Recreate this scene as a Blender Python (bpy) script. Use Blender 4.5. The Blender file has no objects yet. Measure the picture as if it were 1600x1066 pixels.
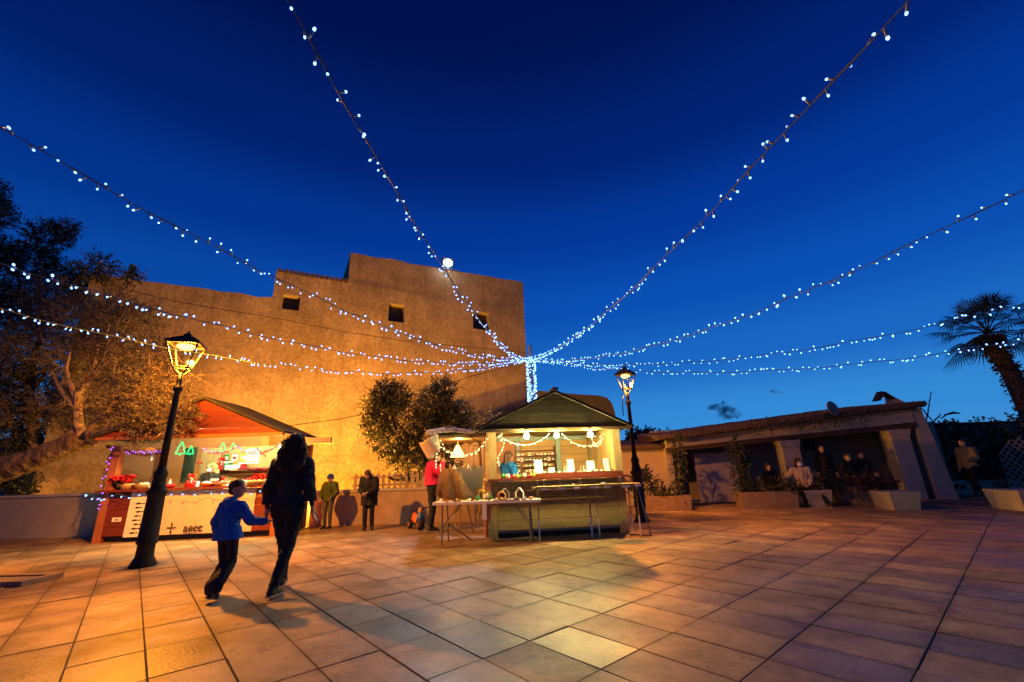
import bpy, bmesh, math, random
from mathutils import Vector, Matrix, Euler, noise as mnoise
random.seed(7)
PI = math.pi
S = bpy.context.scene
COL = S.collection
R_ = math.radians

# ------------------------------------------------------------------ camera
FPX, PITCH, ROLL, EYE = 660.0, R_(17.0), R_(2.0), 1.2
cF = Vector((0, math.cos(PITCH), math.sin(PITCH)))
u0 = Vector((0, -math.sin(PITCH), math.cos(PITCH))); r0 = Vector((1, 0, 0))
cR = math.cos(ROLL) * r0 - math.sin(ROLL) * u0
cU = math.sin(ROLL) * r0 + math.cos(ROLL) * u0
cP = Vector((0, 0, EYE))
cam = bpy.data.cameras.new('camera'); camo = bpy.data.objects.new('camera', cam); COL.objects.link(camo)
m = Matrix((cR, cU, -cF)).transposed().to_4x4(); m.translation = cP
camo.matrix_world = m
cam.sensor_width = 36; cam.lens = 36 * FPX / 1600; cam.clip_end = 2000; cam.clip_start = .05
S.camera = camo

def ray(x, y): return cF + cR * ((x - 800) / FPX) - cU * ((y - 533) / FPX)
def at(x, y, Y):
    d = ray(x, y); return cP + d * (Y / d.y)
def gp(x, y, z=0.0):
    d = ray(x, y); return cP + d * ((z - EYE) / d.z)
def onplane(x, y, P, n):
    d = ray(x, y); return cP + d * ((P - cP).dot(n) / d.dot(n))

# ------------------------------------------------------------------ sky: dusk gradient by elevation, a little brighter where the sun went down
W = bpy.data.worlds.new('World'); S.world = W; W.use_nodes = True
nt = W.node_tree; nt.nodes.clear()
def N(nt, t, **kw):
    n = nt.nodes.new(t)
    for k, v in kw.items(): setattr(n, k, v)
    return n
out = N(nt, 'ShaderNodeOutputWorld'); bg = N(nt, 'ShaderNodeBackground')
tc = N(nt, 'ShaderNodeTexCoord'); sep = N(nt, 'ShaderNodeSeparateXYZ')
nt.links.new(tc.outputs['Generated'], sep.inputs[0])
rmp = N(nt, 'ShaderNodeValToRGB'); cr = rmp.color_ramp; cr.interpolation = 'EASE'
def srgb(r, g, b):
    f = lambda c: (c / 255 / 12.92) if c / 255 <= .04045 else ((c / 255 + .055) / 1.055) ** 2.4
    return (f(r), f(g), f(b), 1)
stops = [(0.0, srgb(70, 150, 215)), (.10, srgb(52, 138, 214)), (.22, srgb(26, 104, 196)), (.36, srgb(10, 80, 180)), (.50, srgb(4, 58, 156)),
         (.64, srgb(2, 36, 118)), (.80, srgb(1, 21, 86)), (1.0, srgb(0, 13, 62))]
while len(cr.elements) < len(stops): cr.elements.new(.5)
for e, (p, c) in zip(cr.elements, stops): e.position = p; e.color = c
nt.links.new(sep.outputs['Z'], rmp.inputs[0])
dot = N(nt, 'ShaderNodeVectorMath', operation='DOT_PRODUCT'); dot.inputs[1].default_value = (math.sin(R_(28)), math.cos(R_(28)), 0)
nt.links.new(tc.outputs['Generated'], dot.inputs[0])
mr = N(nt, 'ShaderNodeMapRange'); mr.inputs[1].default_value = -1; mr.inputs[2].default_value = 1; mr.inputs[3].default_value = .42; mr.inputs[4].default_value = 1.0
nt.links.new(dot.outputs['Value'], mr.inputs[0])
nt.links.new(rmp.outputs[0], bg.inputs[0]); nt.links.new(mr.outputs[0], bg.inputs[1]); nt.links.new(bg.outputs[0], out.inputs[0])

S.view_settings.view_transform = 'Standard'; S.view_settings.look = 'None'; S.view_settings.exposure = 0; S.view_settings.gamma = 1
S.render.engine = 'CYCLES'
cy = S.cycles
cy.use_denoising = True; cy.sample_clamp_indirect = 3.0; cy.max_bounces = 6; cy.diffuse_bounces = 3; cy.glossy_bounces = 2; cy.transparent_max_bounces = 12
cy.caustics_reflective = False; cy.caustics_refractive = False
try: cy.use_light_tree = True
except Exception: pass

# ------------------------------------------------------------------ lamps of the place (their bodies are built further down)
LAMP_A = Vector((-5.70, 7.04, 0)); LAMP_B = Vector((2.78, 10.31, 0))
SODIUM_A = (1.0, .32, .02); SODIUM_B = (1.0, .30, .03); SODIUM_W = (1.0, .41, .03)
E_LAMP_A, E_LAMP_B, E_FLOOD, E_WASH_1, E_WASH_2 = 3000, 1650, 3000, 5600, 1500

def optic(L, stops):
    """luminaire distribution: strength by the sine of the elevation at which light leaves the lamp"""
    L.use_nodes = True; t = L.node_tree; t.nodes.clear()
    o = N(t, 'ShaderNodeOutputLight'); e = N(t, 'ShaderNodeEmission'); g = N(t, 'ShaderNodeNewGeometry'); s = N(t, 'ShaderNodeSeparateXYZ'); r = N(t, 'ShaderNodeValToRGB'); m = N(t, 'ShaderNodeMapRange')
    t.links.new(g.outputs['Incoming'], s.inputs[0]); t.links.new(s.outputs['Z'], m.inputs[0]); m.inputs[1].default_value = -1; m.inputs[2].default_value = 1
    t.links.new(m.outputs[0], r.inputs[0])
    while len(r.color_ramp.elements) < len(stops): r.color_ramp.elements.new(.5)
    for k, (z, v) in zip(r.color_ramp.elements, stops): k.position = (z + 1) / 2; k.color = (v, v, v, 1)
    t.links.new(r.outputs[0], e.inputs[1]); t.links.new(e.outputs[0], o.inputs[0])

# ------------------------------------------------------------------ materials
def mat(name, col, rough=.7, var=.18, scale=6.0, bump=.0, bscale=40.0, metal=0.0, spec=.4, stretch=(1, 1, 1), rnd=0.0, col2=None, detail=4, coat=0, island=False):
    m = bpy.data.materials.new(name); m.use_nodes = True
    t = m.node_tree; b = t.nodes['Principled BSDF']
    b.inputs['Roughness'].default_value = rough; b.inputs['Metallic'].default_value = metal
    b.inputs['Specular IOR Level'].default_value = spec
    if coat: b.inputs['Coat Weight'].default_value = coat
    c = N(t, 'ShaderNodeTexCoord'); mp = N(t, 'ShaderNodeMapping'); mp.inputs['Scale'].default_value = stretch
    t.links.new(c.outputs['Object'], mp.inputs[0])
    nz = N(t, 'ShaderNodeTexNoise'); nz.inputs['Scale'].default_value = scale; nz.inputs['Detail'].default_value = detail; nz.inputs['Roughness'].default_value = .6
    t.links.new(mp.outputs[0], nz.inputs[0])
    r = N(t, 'ShaderNodeValToRGB'); r.color_ramp.elements[0].position = .3; r.color_ramp.elements[1].position = .7
    lo = [x * (1 - var) for x in col]; hi = [min(.92, x * (1 + var)) for x in (col2 or col)]
    r.color_ramp.elements[0].color = (*lo, 1); r.color_ramp.elements[1].color = (*hi, 1)
    t.links.new(nz.outputs[0], r.inputs[0]); last = r.outputs[0]
    if rnd:
        oi = N(t, 'ShaderNodeObjectInfo'); src = oi.outputs['Random']
        if island:
            g = N(t, 'ShaderNodeNewGeometry'); ad = N(t, 'ShaderNodeMath', operation='ADD'); fr = N(t, 'ShaderNodeMath', operation='FRACT')
            t.links.new(src, ad.inputs[0]); t.links.new(g.outputs['Random Per Island'], ad.inputs[1]); t.links.new(ad.outputs[0], fr.inputs[0]); src = fr.outputs[0]
        mr = N(t, 'ShaderNodeMapRange'); mr.inputs[3].default_value = 1 - rnd; mr.inputs[4].default_value = 1 + rnd
        t.links.new(src, mr.inputs[0])
        hs = N(t, 'ShaderNodeHueSaturation'); t.links.new(last, hs.inputs['Color']); t.links.new(mr.outputs[0], hs.inputs['Value']); last = hs.outputs[0]
    t.links.new(last, b.inputs['Base Color'])
    if bump:
        n2 = N(t, 'ShaderNodeTexNoise'); n2.inputs['Scale'].default_value = bscale; n2.inputs['Detail'].default_value = 5
        t.links.new(mp.outputs[0], n2.inputs[0])
        bp = N(t, 'ShaderNodeBump'); bp.inputs['Strength'].default_value = bump; bp.inputs['Distance'].default_value = .03
        t.links.new(n2.outputs[0], bp.inputs['Height']); t.links.new(bp.outputs[0], b.inputs['Normal'])
    return m
def emit(name, col, strength, light=True):
    m = bpy.data.materials.new(name); m.use_nodes = True
    t = m.node_tree; t.nodes.clear()
    o = N(t, 'ShaderNodeOutputMaterial'); e = N(t, 'ShaderNodeEmission'); e.inputs[0].default_value = (*col, 1); e.inputs[1].default_value = strength
    t.links.new(e.outputs[0], o.inputs[0])
    if not light: m.cycles.emission_sampling = 'NONE'
    return m

# ------------------------------------------------------------------ mesh builder
class MB:
    def __init__(s): s.v = []; s.f = []; s.m = []
    def add(s, vs, fs, mi=0):
        o = len(s.v); s.v += [tuple(v) for v in vs]; s.f += [tuple(i + o for i in f) for f in fs]; s.m += [mi] * len(fs); return s
    def box(s, a, b, mi=0, rot=None, piv=None):
        x0, y0, z0 = a; x1, y1, z1 = b
        vs = [Vector(p) for p in ((x0, y0, z0), (x1, y0, z0), (x1, y1, z0), (x0, y1, z0), (x0, y0, z1), (x1, y0, z1), (x1, y1, z1), (x0, y1, z1))]
        if rot:
            p = Vector(piv) if piv else (Vector(a) + Vector(b)) / 2
            e = Euler(rot).to_matrix(); vs = [e @ (v - p) + p for v in vs]
        return s.add(vs, [(0, 3, 2, 1), (4, 5, 6, 7), (0, 1, 5, 4), (1, 2, 6, 5), (2, 3, 7, 6), (3, 0, 4, 7)], mi)
    def tube(s, pts, rad, n=8, mi=0, cap=True):
        pts = [Vector(p) for p in pts]
        if not hasattr(rad, '__len__'): rad = [rad] * len(pts)
        vs = []; fs = []; up = None
        for i, p in enumerate(pts):
            d = (pts[min(i + 1, len(pts) - 1)] - pts[max(i - 1, 0)]).normalized()
            if up is None: up = Vector((0, 0, 1)) if abs(d.z) < .9 else Vector((1, 0, 0))
            a = d.cross(up).normalized(); b = a.cross(d).normalized(); up = b
            for k in range(n):
                t = 2 * PI * k / n; vs.append(p + (a * math.cos(t) + b * math.sin(t)) * rad[i])
        for i in range(len(pts) - 1):
            for k in range(n):
                k2 = (k + 1) % n; fs.append((i * n + k, i * n + k2, (i + 1) * n + k2, (i + 1) * n + k))
        if cap: fs += [tuple(range(n))[::-1], tuple((len(pts) - 1) * n + k for k in range(n))]
        return s.add(vs, fs, mi)
    def lathe(s, prof, n=16, c=(0, 0, 0), mi=0, twist=0, flute=0):
        vs = []; fs = []
        for r, z in prof:
            for k in range(n):
                t = 2 * PI * k / n + twist; rr = r * (1 - flute * (k % 2)); vs.append((c[0] + rr * math.cos(t), c[1] + rr * math.sin(t), c[2] + z))
        for i in range(len(prof) - 1):
            for k in range(n):
                k2 = (k + 1) % n; fs.append((i * n + k, i * n + k2, (i + 1) * n + k2, (i + 1) * n + k))
        fs += [tuple(range(n))[::-1], tuple((len(prof) - 1) * n + k for k in range(n))]
        return s.add(vs, fs, mi)
    def prism(s, poly, d, mi=0):            # poly: 3D points, d: extrusion vector
        n = len(poly); a = [Vector(p) for p in poly]; d = Vector(d)
        return s.add(a + [p + d for p in a], [tuple(range(n))[::-1], tuple(range(n, 2 * n))] + [(k, (k + 1) % n, n + (k + 1) % n, n + k) for k in range(n)], mi)
    def ball(s, c, r, u=10, v=7, mi=0, rot=None):
        if not hasattr(r, '__len__'): r = (r, r, r)
        c = Vector(c); e = Euler(rot).to_matrix() if rot and not isinstance(rot, Matrix) else rot
        vs = []; fs = []
        def pt(x, y, z):
            p = Vector((x * r[0], y * r[1], z * r[2])); return c + (e @ p if e else p)
        vs.append(pt(0, 0, -1))
        for j in range(1, v):
            ph = -PI / 2 + PI * j / v
            for k in range(u): t = 2 * PI * k / u; vs.append(pt(math.cos(ph) * math.cos(t), math.cos(ph) * math.sin(t), math.sin(ph)))
        vs.append(pt(0, 0, 1)); L = len(vs) - 1
        for k in range(u):
            k2 = (k + 1) % u; fs.append((0, 1 + k2, 1 + k)); fs.append((L, 1 + (v - 2) * u + k, 1 + (v - 2) * u + k2))
            for j in range(v - 2): fs.append((1 + j * u + k, 1 + j * u + k2, 1 + (j + 1) * u + k2, 1 + (j + 1) * u + k))
        return s.add(vs, fs, mi)
    def cap(s, p0, r0, p1, r1, mi=0, n=10):  # tapered capsule
        p0 = Vector(p0); p1 = Vector(p1); d = p1 - p0; L = max(d.length, 1e-5); d /= L
        pts = []; rs = []
        for k in range(1, 5): t = -PI / 2 + PI / 2 * k / 5; pts.append(p0 + d * r0 * math.sin(t)); rs.append(r0 * math.cos(t))
        pts.append(p0); rs.append(r0); pts.append(p1); rs.append(r1)
        for k in range(1, 5): t = PI / 2 * k / 5; pts.append(p1 + d * r1 * math.sin(t)); rs.append(r1 * math.cos(t))
        return s.tube(pts, rs, n, mi)
    def mesh(s, name, mats, smooth=False):
        me = bpy.data.meshes.new(name); me.from_pydata(s.v, [], s.f)
        for x in (mats if isinstance(mats, (list, tuple)) else [mats]): me.materials.append(x)
        me.polygons.foreach_set('material_index', s.m)
        if smooth: me.polygons.foreach_set('use_smooth', [True] * len(s.f))
        me.update(); return me
    def build(s, name, mats, parent=None, smooth=False, loc=None):
        return put(name, s.mesh(name, mats, smooth), parent, loc)
def put(name, me, parent=None, loc=None, rot=None, scale=None):
    o = bpy.data.objects.new(name, me); COL.objects.link(o)
    if parent: o.parent = parent
    if loc is not None: o.location = loc
    if rot is not None: o.rotation_euler = rot
    if scale is not None: o.scale = scale
    return o
def thing(name, label, cat, loc=(0, 0, 0), rz=0, group=None):
    o = bpy.data.objects.new(name, None); COL.objects.link(o); o.location = loc; o.rotation_euler = (0, 0, rz); o.empty_display_size = .1
    return tag(o, label, cat, group)
def tag(o, label, cat, group=None):
    o['label'] = label; o['category'] = cat
    if group: o['group'] = group
    return o
def structure(o): o['kind'] = 'structure'; return o
def stuff(o): o['kind'] = 'stuff'; return o
def smooth_blob(name, mb, mats, parent=None, voxel=.012, it=5, disp=0, dscale=.12, pick=None, loc=None):
    """Joins overlapping solids into one continuous skin."""
    tmp = put(name, mb.mesh(name, mats))
    r = tmp.modifiers.new('r', 'REMESH'); r.mode = 'VOXEL'; r.voxel_size = voxel; r.use_smooth_shade = True
    sm = tmp.modifiers.new('s', 'SMOOTH'); sm.factor = .5; sm.iterations = it
    if disp:
        tx = bpy.data.textures.new(name, 'CLOUDS'); tx.noise_scale = dscale; tx.noise_depth = 2
        d = tmp.modifiers.new('d', 'DISPLACE'); d.texture = tx; d.strength = disp; d.mid_level = .5; d.texture_coords = 'LOCAL'
    dg = bpy.context.evaluated_depsgraph_get()
    me = bpy.data.meshes.new_from_object(tmp.evaluated_get(dg))
    old = tmp.data; bpy.data.objects.remove(tmp); bpy.data.meshes.remove(old)
    me.materials.clear()
    for x in (mats if isinstance(mats, (list, tuple)) else [mats]): me.materials.append(x)
    if pick:
        for p in me.polygons: p.material_index = pick(p.center)
    else:
        me.polygons.foreach_set('material_index', [0] * len(me.polygons))
    me.polygons.foreach_set('use_smooth', [True] * len(me.polygons)); me.name = name
    return put(name, me, parent, loc)
def text(body, size, material, parent, loc, rot, name='lettering', offset=0.0, extrude=.002):
    c = bpy.data.curves.new(name, 'FONT'); c.body = body; c.size = size; c.extrude = extrude; c.offset = offset; c.align_x = 'CENTER'
    t = bpy.data.objects.new(name, c); COL.objects.link(t)
    dg = bpy.context.evaluated_depsgraph_get(); me = bpy.data.meshes.new_from_object(t.evaluated_get(dg)); bpy.data.objects.remove(t)
    me.materials.clear(); me.materials.append(material)
    return put(name, me, parent, loc, rot)
# ------------------------------------------------------------------ palette
def stone_mat(edge):
    m = mat('paving stone', (.25, .175, .105), .42, .20, 2.2, .12, 38, spec=.22, rnd=.2, island=True)
    t = m.node_tree; b = t.nodes['Principled BSDF']
    c = N(t, 'ShaderNodeNewGeometry'); n = N(t, 'ShaderNodeTexNoise'); n.inputs['Scale'].default_value = 1.1; n.inputs['Detail'].default_value = 6
    t.links.new(c.outputs['Position'], n.inputs[0])
    r = N(t, 'ShaderNodeMapRange'); r.inputs[1].default_value = .35; r.inputs[2].default_value = .7; r.inputs[3].default_value = .42; r.inputs[4].default_value = .75
    r.inputs[3].default_value = .30; r.inputs[4].default_value = .52
    oi = N(t, 'ShaderNodeObjectInfo'); gi = N(t, 'ShaderNodeNewGeometry'); ad = N(t, 'ShaderNodeMath', operation='ADD'); fr = N(t, 'ShaderNodeMath', operation='FRACT'); mm_ = N(t, 'ShaderNodeMath', operation='MULTIPLY_ADD'); mm_.inputs[1].default_value = .18
    t.links.new(oi.outputs['Random'], ad.inputs[0]); t.links.new(gi.outputs['Random Per Island'], ad.inputs[1]); t.links.new(ad.outputs[0], fr.inputs[0]); t.links.new(fr.outputs[0], mm_.inputs[0])
    t.links.new(n.outputs[0], r.inputs[0]); t.links.new(r.outputs[0], mm_.inputs[2]); t.links.new(mm_.outputs[0], b.inputs['Roughness'])
    # worn, dirty patches that run across the slabs, and small dark spots
    n2 = N(t, 'ShaderNodeTexNoise'); n2.inputs['Scale'].default_value = 1.5; n2.inputs['Detail'].default_value = 10; n2.inputs['Roughness'].default_value = .72
    t.links.new(c.outputs['Position'], n2.inputs[0])
    r2 = N(t, 'ShaderNodeMapRange'); r2.inputs[1].default_value = .38; r2.inputs[2].default_value = .62; r2.inputs[3].default_value = .56; r2.inputs[4].default_value = 1.2
    t.links.new(n2.outputs[0], r2.inputs[0])
    n3 = N(t, 'ShaderNodeTexNoise'); n3.inputs['Scale'].default_value = 26; n3.inputs['Detail'].default_value = 3
    t.links.new(c.outputs['Position'], n3.inputs[0])
    r3 = N(t, 'ShaderNodeMapRange'); r3.inputs[1].default_value = .66; r3.inputs[2].default_value = .74; r3.inputs[3].default_value = 1; r3.inputs[4].default_value = .45
    t.links.new(n3.outputs[0], r3.inputs[0])
    mu = N(t, 'ShaderNodeMath', operation='MULTIPLY'); t.links.new(r2.outputs[0], mu.inputs[0]); t.links.new(r3.outputs[0], mu.inputs[1])
    # second set of stains, broader and soft-edged
    n5 = N(t, 'ShaderNodeTexNoise'); n5.inputs['Scale'].default_value = 6.5; n5.inputs['Detail'].default_value = 7; n5.inputs['Roughness'].default_value = .7; t.links.new(c.outputs['Position'], n5.inputs[0])
    r5 = N(t, 'ShaderNodeMapRange'); r5.inputs[1].default_value = .54; r5.inputs[2].default_value = .70; r5.inputs[3].default_value = 1.04; r5.inputs[4].default_value = .55
    t.links.new(n5.outputs[0], r5.inputs[0]); m5 = N(t, 'ShaderNodeMath', operation='MULTIPLY'); t.links.new(mu.outputs[0], m5.inputs[0]); t.links.new(r5.outputs[0], m5.inputs[1]); mu = m5
    if edge:                            # grime that gathers along the edges of each slab
        tc = N(t, 'ShaderNodeTexCoord'); ds = []
        for vec, L in (((-.656, .755, 0), .655), ((.755, .656, 0), .425)):
            d = N(t, 'ShaderNodeVectorMath', operation='DOT_PRODUCT'); d.inputs[1].default_value = vec; t.links.new(tc.outputs['Object'], d.inputs[0])
            e = N(t, 'ShaderNodeMath', operation='SUBTRACT'); e.inputs[0].default_value = L; t.links.new(d.outputs['Value'], e.inputs[1])
            f = N(t, 'ShaderNodeMath', operation='MINIMUM'); t.links.new(d.outputs['Value'], f.inputs[0]); t.links.new(e.outputs[0], f.inputs[1]); ds.append(f)
        f = N(t, 'ShaderNodeMath', operation='MINIMUM'); t.links.new(ds[0].outputs[0], f.inputs[0]); t.links.new(ds[1].outputs[0], f.inputs[1])
        nn = N(t, 'ShaderNodeMath', operation='MULTIPLY_ADD'); nn.inputs[1].default_value = -.11; t.links.new(n5.outputs[0], nn.inputs[0]); t.links.new(f.outputs[0], nn.inputs[2])
        r6 = N(t, 'ShaderNodeMapRange'); r6.inputs[1].default_value = -.055; r6.inputs[2].default_value = .02; r6.inputs[3].default_value = .76; r6.inputs[4].default_value = 1.0; t.links.new(nn.outputs[0], r6.inputs[0])
        m6 = N(t, 'ShaderNodeMath', operation='MULTIPLY'); t.links.new(mu.outputs[0], m6.inputs[0]); t.links.new(r6.outputs[0], m6.inputs[1]); mu = m6
    old = b.inputs['Base Color'].links[0].from_socket
    hs = N(t, 'ShaderNodeHueSaturation'); t.links.new(old, hs.inputs['Color']); t.links.new(mu.outputs[0], hs.inputs['Value']); t.links.new(hs.outputs[0], b.inputs['Base Color'])
    return m
m_slab = stone_mat(True); m_slab_far = stone_mat(False)
m_joint = mat('joint dirt', (.035, .028, .022), .95)
m_ground = mat('ground earth', (.16, .13, .10), .95, .3, .5)
def plaster_old():
    m = mat('old plaster', (.36, .26, .15), .92, .10, 1.4, .6, 14.0, spec=.15, col2=(.45, .33, .19), detail=10)
    t = m.node_tree; b = t.nodes['Principled BSDF']
    c = N(t, 'ShaderNodeTexCoord')
    n = N(t, 'ShaderNodeTexNoise'); n.inputs['Scale'].default_value = 8.5; n.inputs['Detail'].default_value = 13; n.inputs['Roughness'].default_value = .72
    t.links.new(c.outputs['Object'], n.inputs[0])
    r = N(t, 'ShaderNodeMapRange'); r.inputs[1].default_value = .34; r.inputs[2].default_value = .6; r.inputs[3].default_value = .64; r.inputs[4].default_value = 1.14
    t.links.new(n.outputs[0], r.inputs[0])
    n4 = N(t, 'ShaderNodeTexNoise'); n4.inputs['Scale'].default_value = .45; n4.inputs['Detail'].default_value = 7
    t.links.new(c.outputs['Object'], n4.inputs[0])
    r4 = N(t, 'ShaderNodeMapRange'); r4.inputs[1].default_value = .35; r4.inputs[2].default_value = .65; r4.inputs[3].default_value = .72; r4.inputs[4].default_value = 1.08
    t.links.new(n4.outputs[0], r4.inputs[0])
    mu = N(t, 'ShaderNodeMath', operation='MULTIPLY'); t.links.new(r.outputs[0], mu.inputs[0]); t.links.new(r4.outputs[0], mu.inputs[1])
    # rubble showing through the render: warped cells with darker joints
    wn_ = N(t, 'ShaderNodeTexNoise'); wn_.inputs['Scale'].default_value = 2.2; wn_.inputs['Detail'].default_value = 4
    va = N(t, 'ShaderNodeVectorMath', operation='MULTIPLY_ADD'); va.inputs[1].default_value = (.55, .55, .55)
    t.links.new(c.outputs['Object'], wn_.inputs[0]); t.links.new(wn_.outputs['Color'], va.inputs[0]); t.links.new(c.outputs['Object'], va.inputs[2])
    vo = N(t, 'ShaderNodeTexVoronoi', feature='DISTANCE_TO_EDGE'); vo.inputs['Scale'].default_value = 3.4; t.links.new(va.outputs[0], vo.inputs['Vector'])
    rv = N(t, 'ShaderNodeMapRange'); rv.inputs[1].default_value = 0; rv.inputs[2].default_value = .16; rv.inputs[3].default_value = .90; rv.inputs[4].default_value = 1.02
    t.links.new(vo.outputs['Distance'], rv.inputs[0])
    mv = N(t, 'ShaderNodeMath', operation='MULTIPLY'); t.links.new(mu.outputs[0], mv.inputs[0]); t.links.new(rv.outputs[0], mv.inputs[1]); mu = mv
    # damp streaks that run down from the parapet and sills
    ms = N(t, 'ShaderNodeMapping'); ms.inputs['Scale'].default_value = (1.6, 1.6, .12); t.links.new(c.outputs['Object'], ms.inputs[0])
    n7 = N(t, 'ShaderNodeTexNoise'); n7.inputs['Scale'].default_value = 1.5; n7.inputs['Detail'].default_value = 8; n7.inputs['Roughness'].default_value = .65; t.links.new(ms.outputs[0], n7.inputs[0])
    r7 = N(t, 'ShaderNodeMapRange'); r7.inputs[1].default_value = .5; r7.inputs[2].default_value = .68; r7.inputs[3].default_value = 1.03; r7.inputs[4].default_value = .82; t.links.new(n7.outputs[0], r7.inputs[0])
    m7 = N(t, 'ShaderNodeMath', operation='MULTIPLY'); t.links.new(mu.outputs[0], m7.inputs[0]); t.links.new(r7.outputs[0], m7.inputs[1]); mu = m7
    old = b.inputs['Base Color'].links[0].from_socket
    hs = N(t, 'ShaderNodeHueSaturation'); t.links.new(old, hs.inputs['Color']); t.links.new(mu.outputs[0], hs.inputs['Value']); t.links.new(hs.outputs[0], b.inputs['Base Color'])
    return m
m_fort = plaster_old()
m_plaster = mat('plaster tan', (.38, .31, .24), .9, .10, 2.5, .25, 30, spec=.2)
m_pink = mat('plaster weathered', (.38, .28, .22), .9, .22, 1.6, .3, 25, spec=.2, detail=8)
m_white = mat('whitewash', (.32, .28, .26), .85, .08, 3, .2, 25, spec=.2)
m_cap = mat('coping stone', (.42, .40, .37), .8, .15, 5, .2, 40)
m_conc = mat('cast concrete', (.32, .29, .25), .75, .10, 6, .15, 60)
m_tile = mat('clay tile', (.085, .055, .042), .85, .3, 9, .2, 40)
m_dark = mat('dark shutter', (.03, .028, .025), .7)
m_beam = mat('dark beam', (.05, .028, .018), .8, .3, 8)
m_iron = mat('painted cast iron', (.016, .015, .013), .6, .25, 20, .15, 60, spec=.22)
m_redwood = mat('stained red planks', (.14, .024, .008), .55, .26, 7, .15, 30, stretch=(.5, 6, 7), rnd=.12, detail=6)
m_redpost = mat('stained post', (.34, .12, .04), .55, .22, 7, .12, 30, stretch=(7, 7, .6))
m_tanwood = mat('pale boards', (.44, .26, .10), .65, .18, 6, .12, 30, stretch=(.6, 6, 8), rnd=.08, detail=6)
m_tanv = mat('pale upright boards', (.46, .30, .13), .65, .18, 6, .12, 30, stretch=(8, 6, .6), rnd=.08, detail=6)
m_oldwood = mat('grey brown planks', (.27, .205, .085), .75, .3, 8, .25, 34, stretch=(.7, 6, 9), rnd=.12, detail=7)
m_oldpost = mat('grey brown post', (.28, .20, .09), .75, .28, 8, .2, 34, stretch=(8, 8, .6))
m_greenwood = mat('green painted boards', (.055, .075, .045), .7, .3, 8, .1, 30, stretch=(8, 8, .5), rnd=.12)
m_gable = mat('dark gable boards', (.045, .036, .014), .8, .3, 8, .25, 34, stretch=(.7, 6, 9), rnd=.12, detail=7)
m_annex = mat('dark rendered wall', (.05, .042, .035), .9, .25, 3)
m_trough = mat('weathered planter', (.20, .145, .10), .85, .25, 6, .2, 40)
m_bluepost = mat('pale blue green post', (.25, .33, .31), .7, .2, 8)
m_roofdk = mat('felt roof', (.03, .03, .025), .9, .3, 9)
m_paleslat = mat('pale pickets', (.36, .26, .17), .8, .2, 9, .1, 40, stretch=(9, 9, .8), rnd=.18)
m_bark = mat('olive bark', (.15, .105, .075), .95, .4, 9, .8, 22, stretch=(1, 1, .4), detail=8)
m_branch = mat('pale olive branch', (.30, .22, .15), .95, .3, 12, .6, 30, detail=8)
m_palmbark = mat('palm bark', (.07, .05, .035), .95, .4, 9, .6, 20)
def leafmat(name, col, v=.35):
    m = mat(name, col, .42, v, 3.0, rnd=.4, island=True, spec=.5)
    t = m.node_tree; b = t.nodes['Principled BSDF']; o = t.nodes['Material Output']
    tr = N(t, 'ShaderNodeBsdfTranslucent'); mx = N(t, 'ShaderNodeMixShader'); mx.inputs[0].default_value = .22
    t.links.new(b.inputs['Base Color'].links[0].from_socket, tr.inputs[0])
    t.links.new(b.outputs[0], mx.inputs[1]); t.links.new(tr.outputs[0], mx.inputs[2]); t.links.new(mx.outputs[0], o.inputs[0])
    return m
m_olive = leafmat('olive leaf', (.12, .108, .082))
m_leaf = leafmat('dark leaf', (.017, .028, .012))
m_leaf2 = leafmat('ivy leaf', (.03, .045, .02))
m_redleaf = leafmat('red brown leaf', (.06, .028, .02))
m_palm = leafmat('palm leaf', (.03, .042, .018))
m_blackm = mat('black paint', (.02, .02, .02), .5)
m_steel = mat('grey steel', (.16, .16, .16), .4, .1, 20, metal=.6)
m_whitep = mat('white plastic', (.74, .74, .71), .5, .04, 8)
m_paper = mat('white card', (.80, .79, .75), .8, .03, 8)
m_banner = mat('cream vinyl', (.62, .52, .44), .6, .05, 3)
m_ink = mat('black print', (.02, .018, .016), .7)
m_wire = mat('wire grey', (.045, .085, .17), .6)
m_cable = mat('black cable', (.012, .012, .012), .7)
m_cap2 = mat('bulb socket', (.22, .30, .42), .4)
m_red = mat('red wrap', (.55, .02, .025), .35, .2, 12)
m_petal = mat('red petals', (.50, .012, .02), .6, .25, 20)
m_green = mat('green wrap', (.02, .22, .06), .4, .2, 12)
m_straw = mat('straw weave', (.46, .28, .12), .8, .3, 60, .3, 80)
m_tinsel = mat('tinsel maroon', (.22, .015, .05), .3, .4, 40, metal=.5)
m_tinselr = mat('tinsel red', (.5, .02, .07), .3, .3, 40, metal=.5)
m_yellow = mat('yellow paint', (.62, .42, .04), .5)
m_orange = mat('orange plastic', (.75, .16, .02), .4, .05)
m_bluep = mat('blue plastic', (.02, .09, .36), .4, .05)
m_rubber = mat('black rubber', (.02, .02, .02), .8)
m_tarp = mat('pale tarp', (.60, .53, .40), .55, .15, 5, .2, 18)
m_tarpg = mat('grey tarp', (.50, .52, .56), .5, .15, 5, .2, 18)
m_cloth = mat('brown cloth', (.15, .085, .05), .9, .25, 8, .2, 30)
m_skin = mat('skin', (.50, .30, .21), .55, .06, 20)
m_hairdk = mat('dark hair', (.05, .028, .017), .5, .4, 60, .6, 90, stretch=(6, 6, 1))
m_hairbr = mat('brown hair', (.07, .035, .018), .55, .35, 60, .5, 90, stretch=(6, 6, 1))
m_hairbl = mat('blond hair', (.42, .28, .13), .55, .25, 60, .5, 90, stretch=(6, 6, 1))
def cloth(name, c, v=.12): return mat(name, c, .85, v, 14, .25, 60, spec=.2)
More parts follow.
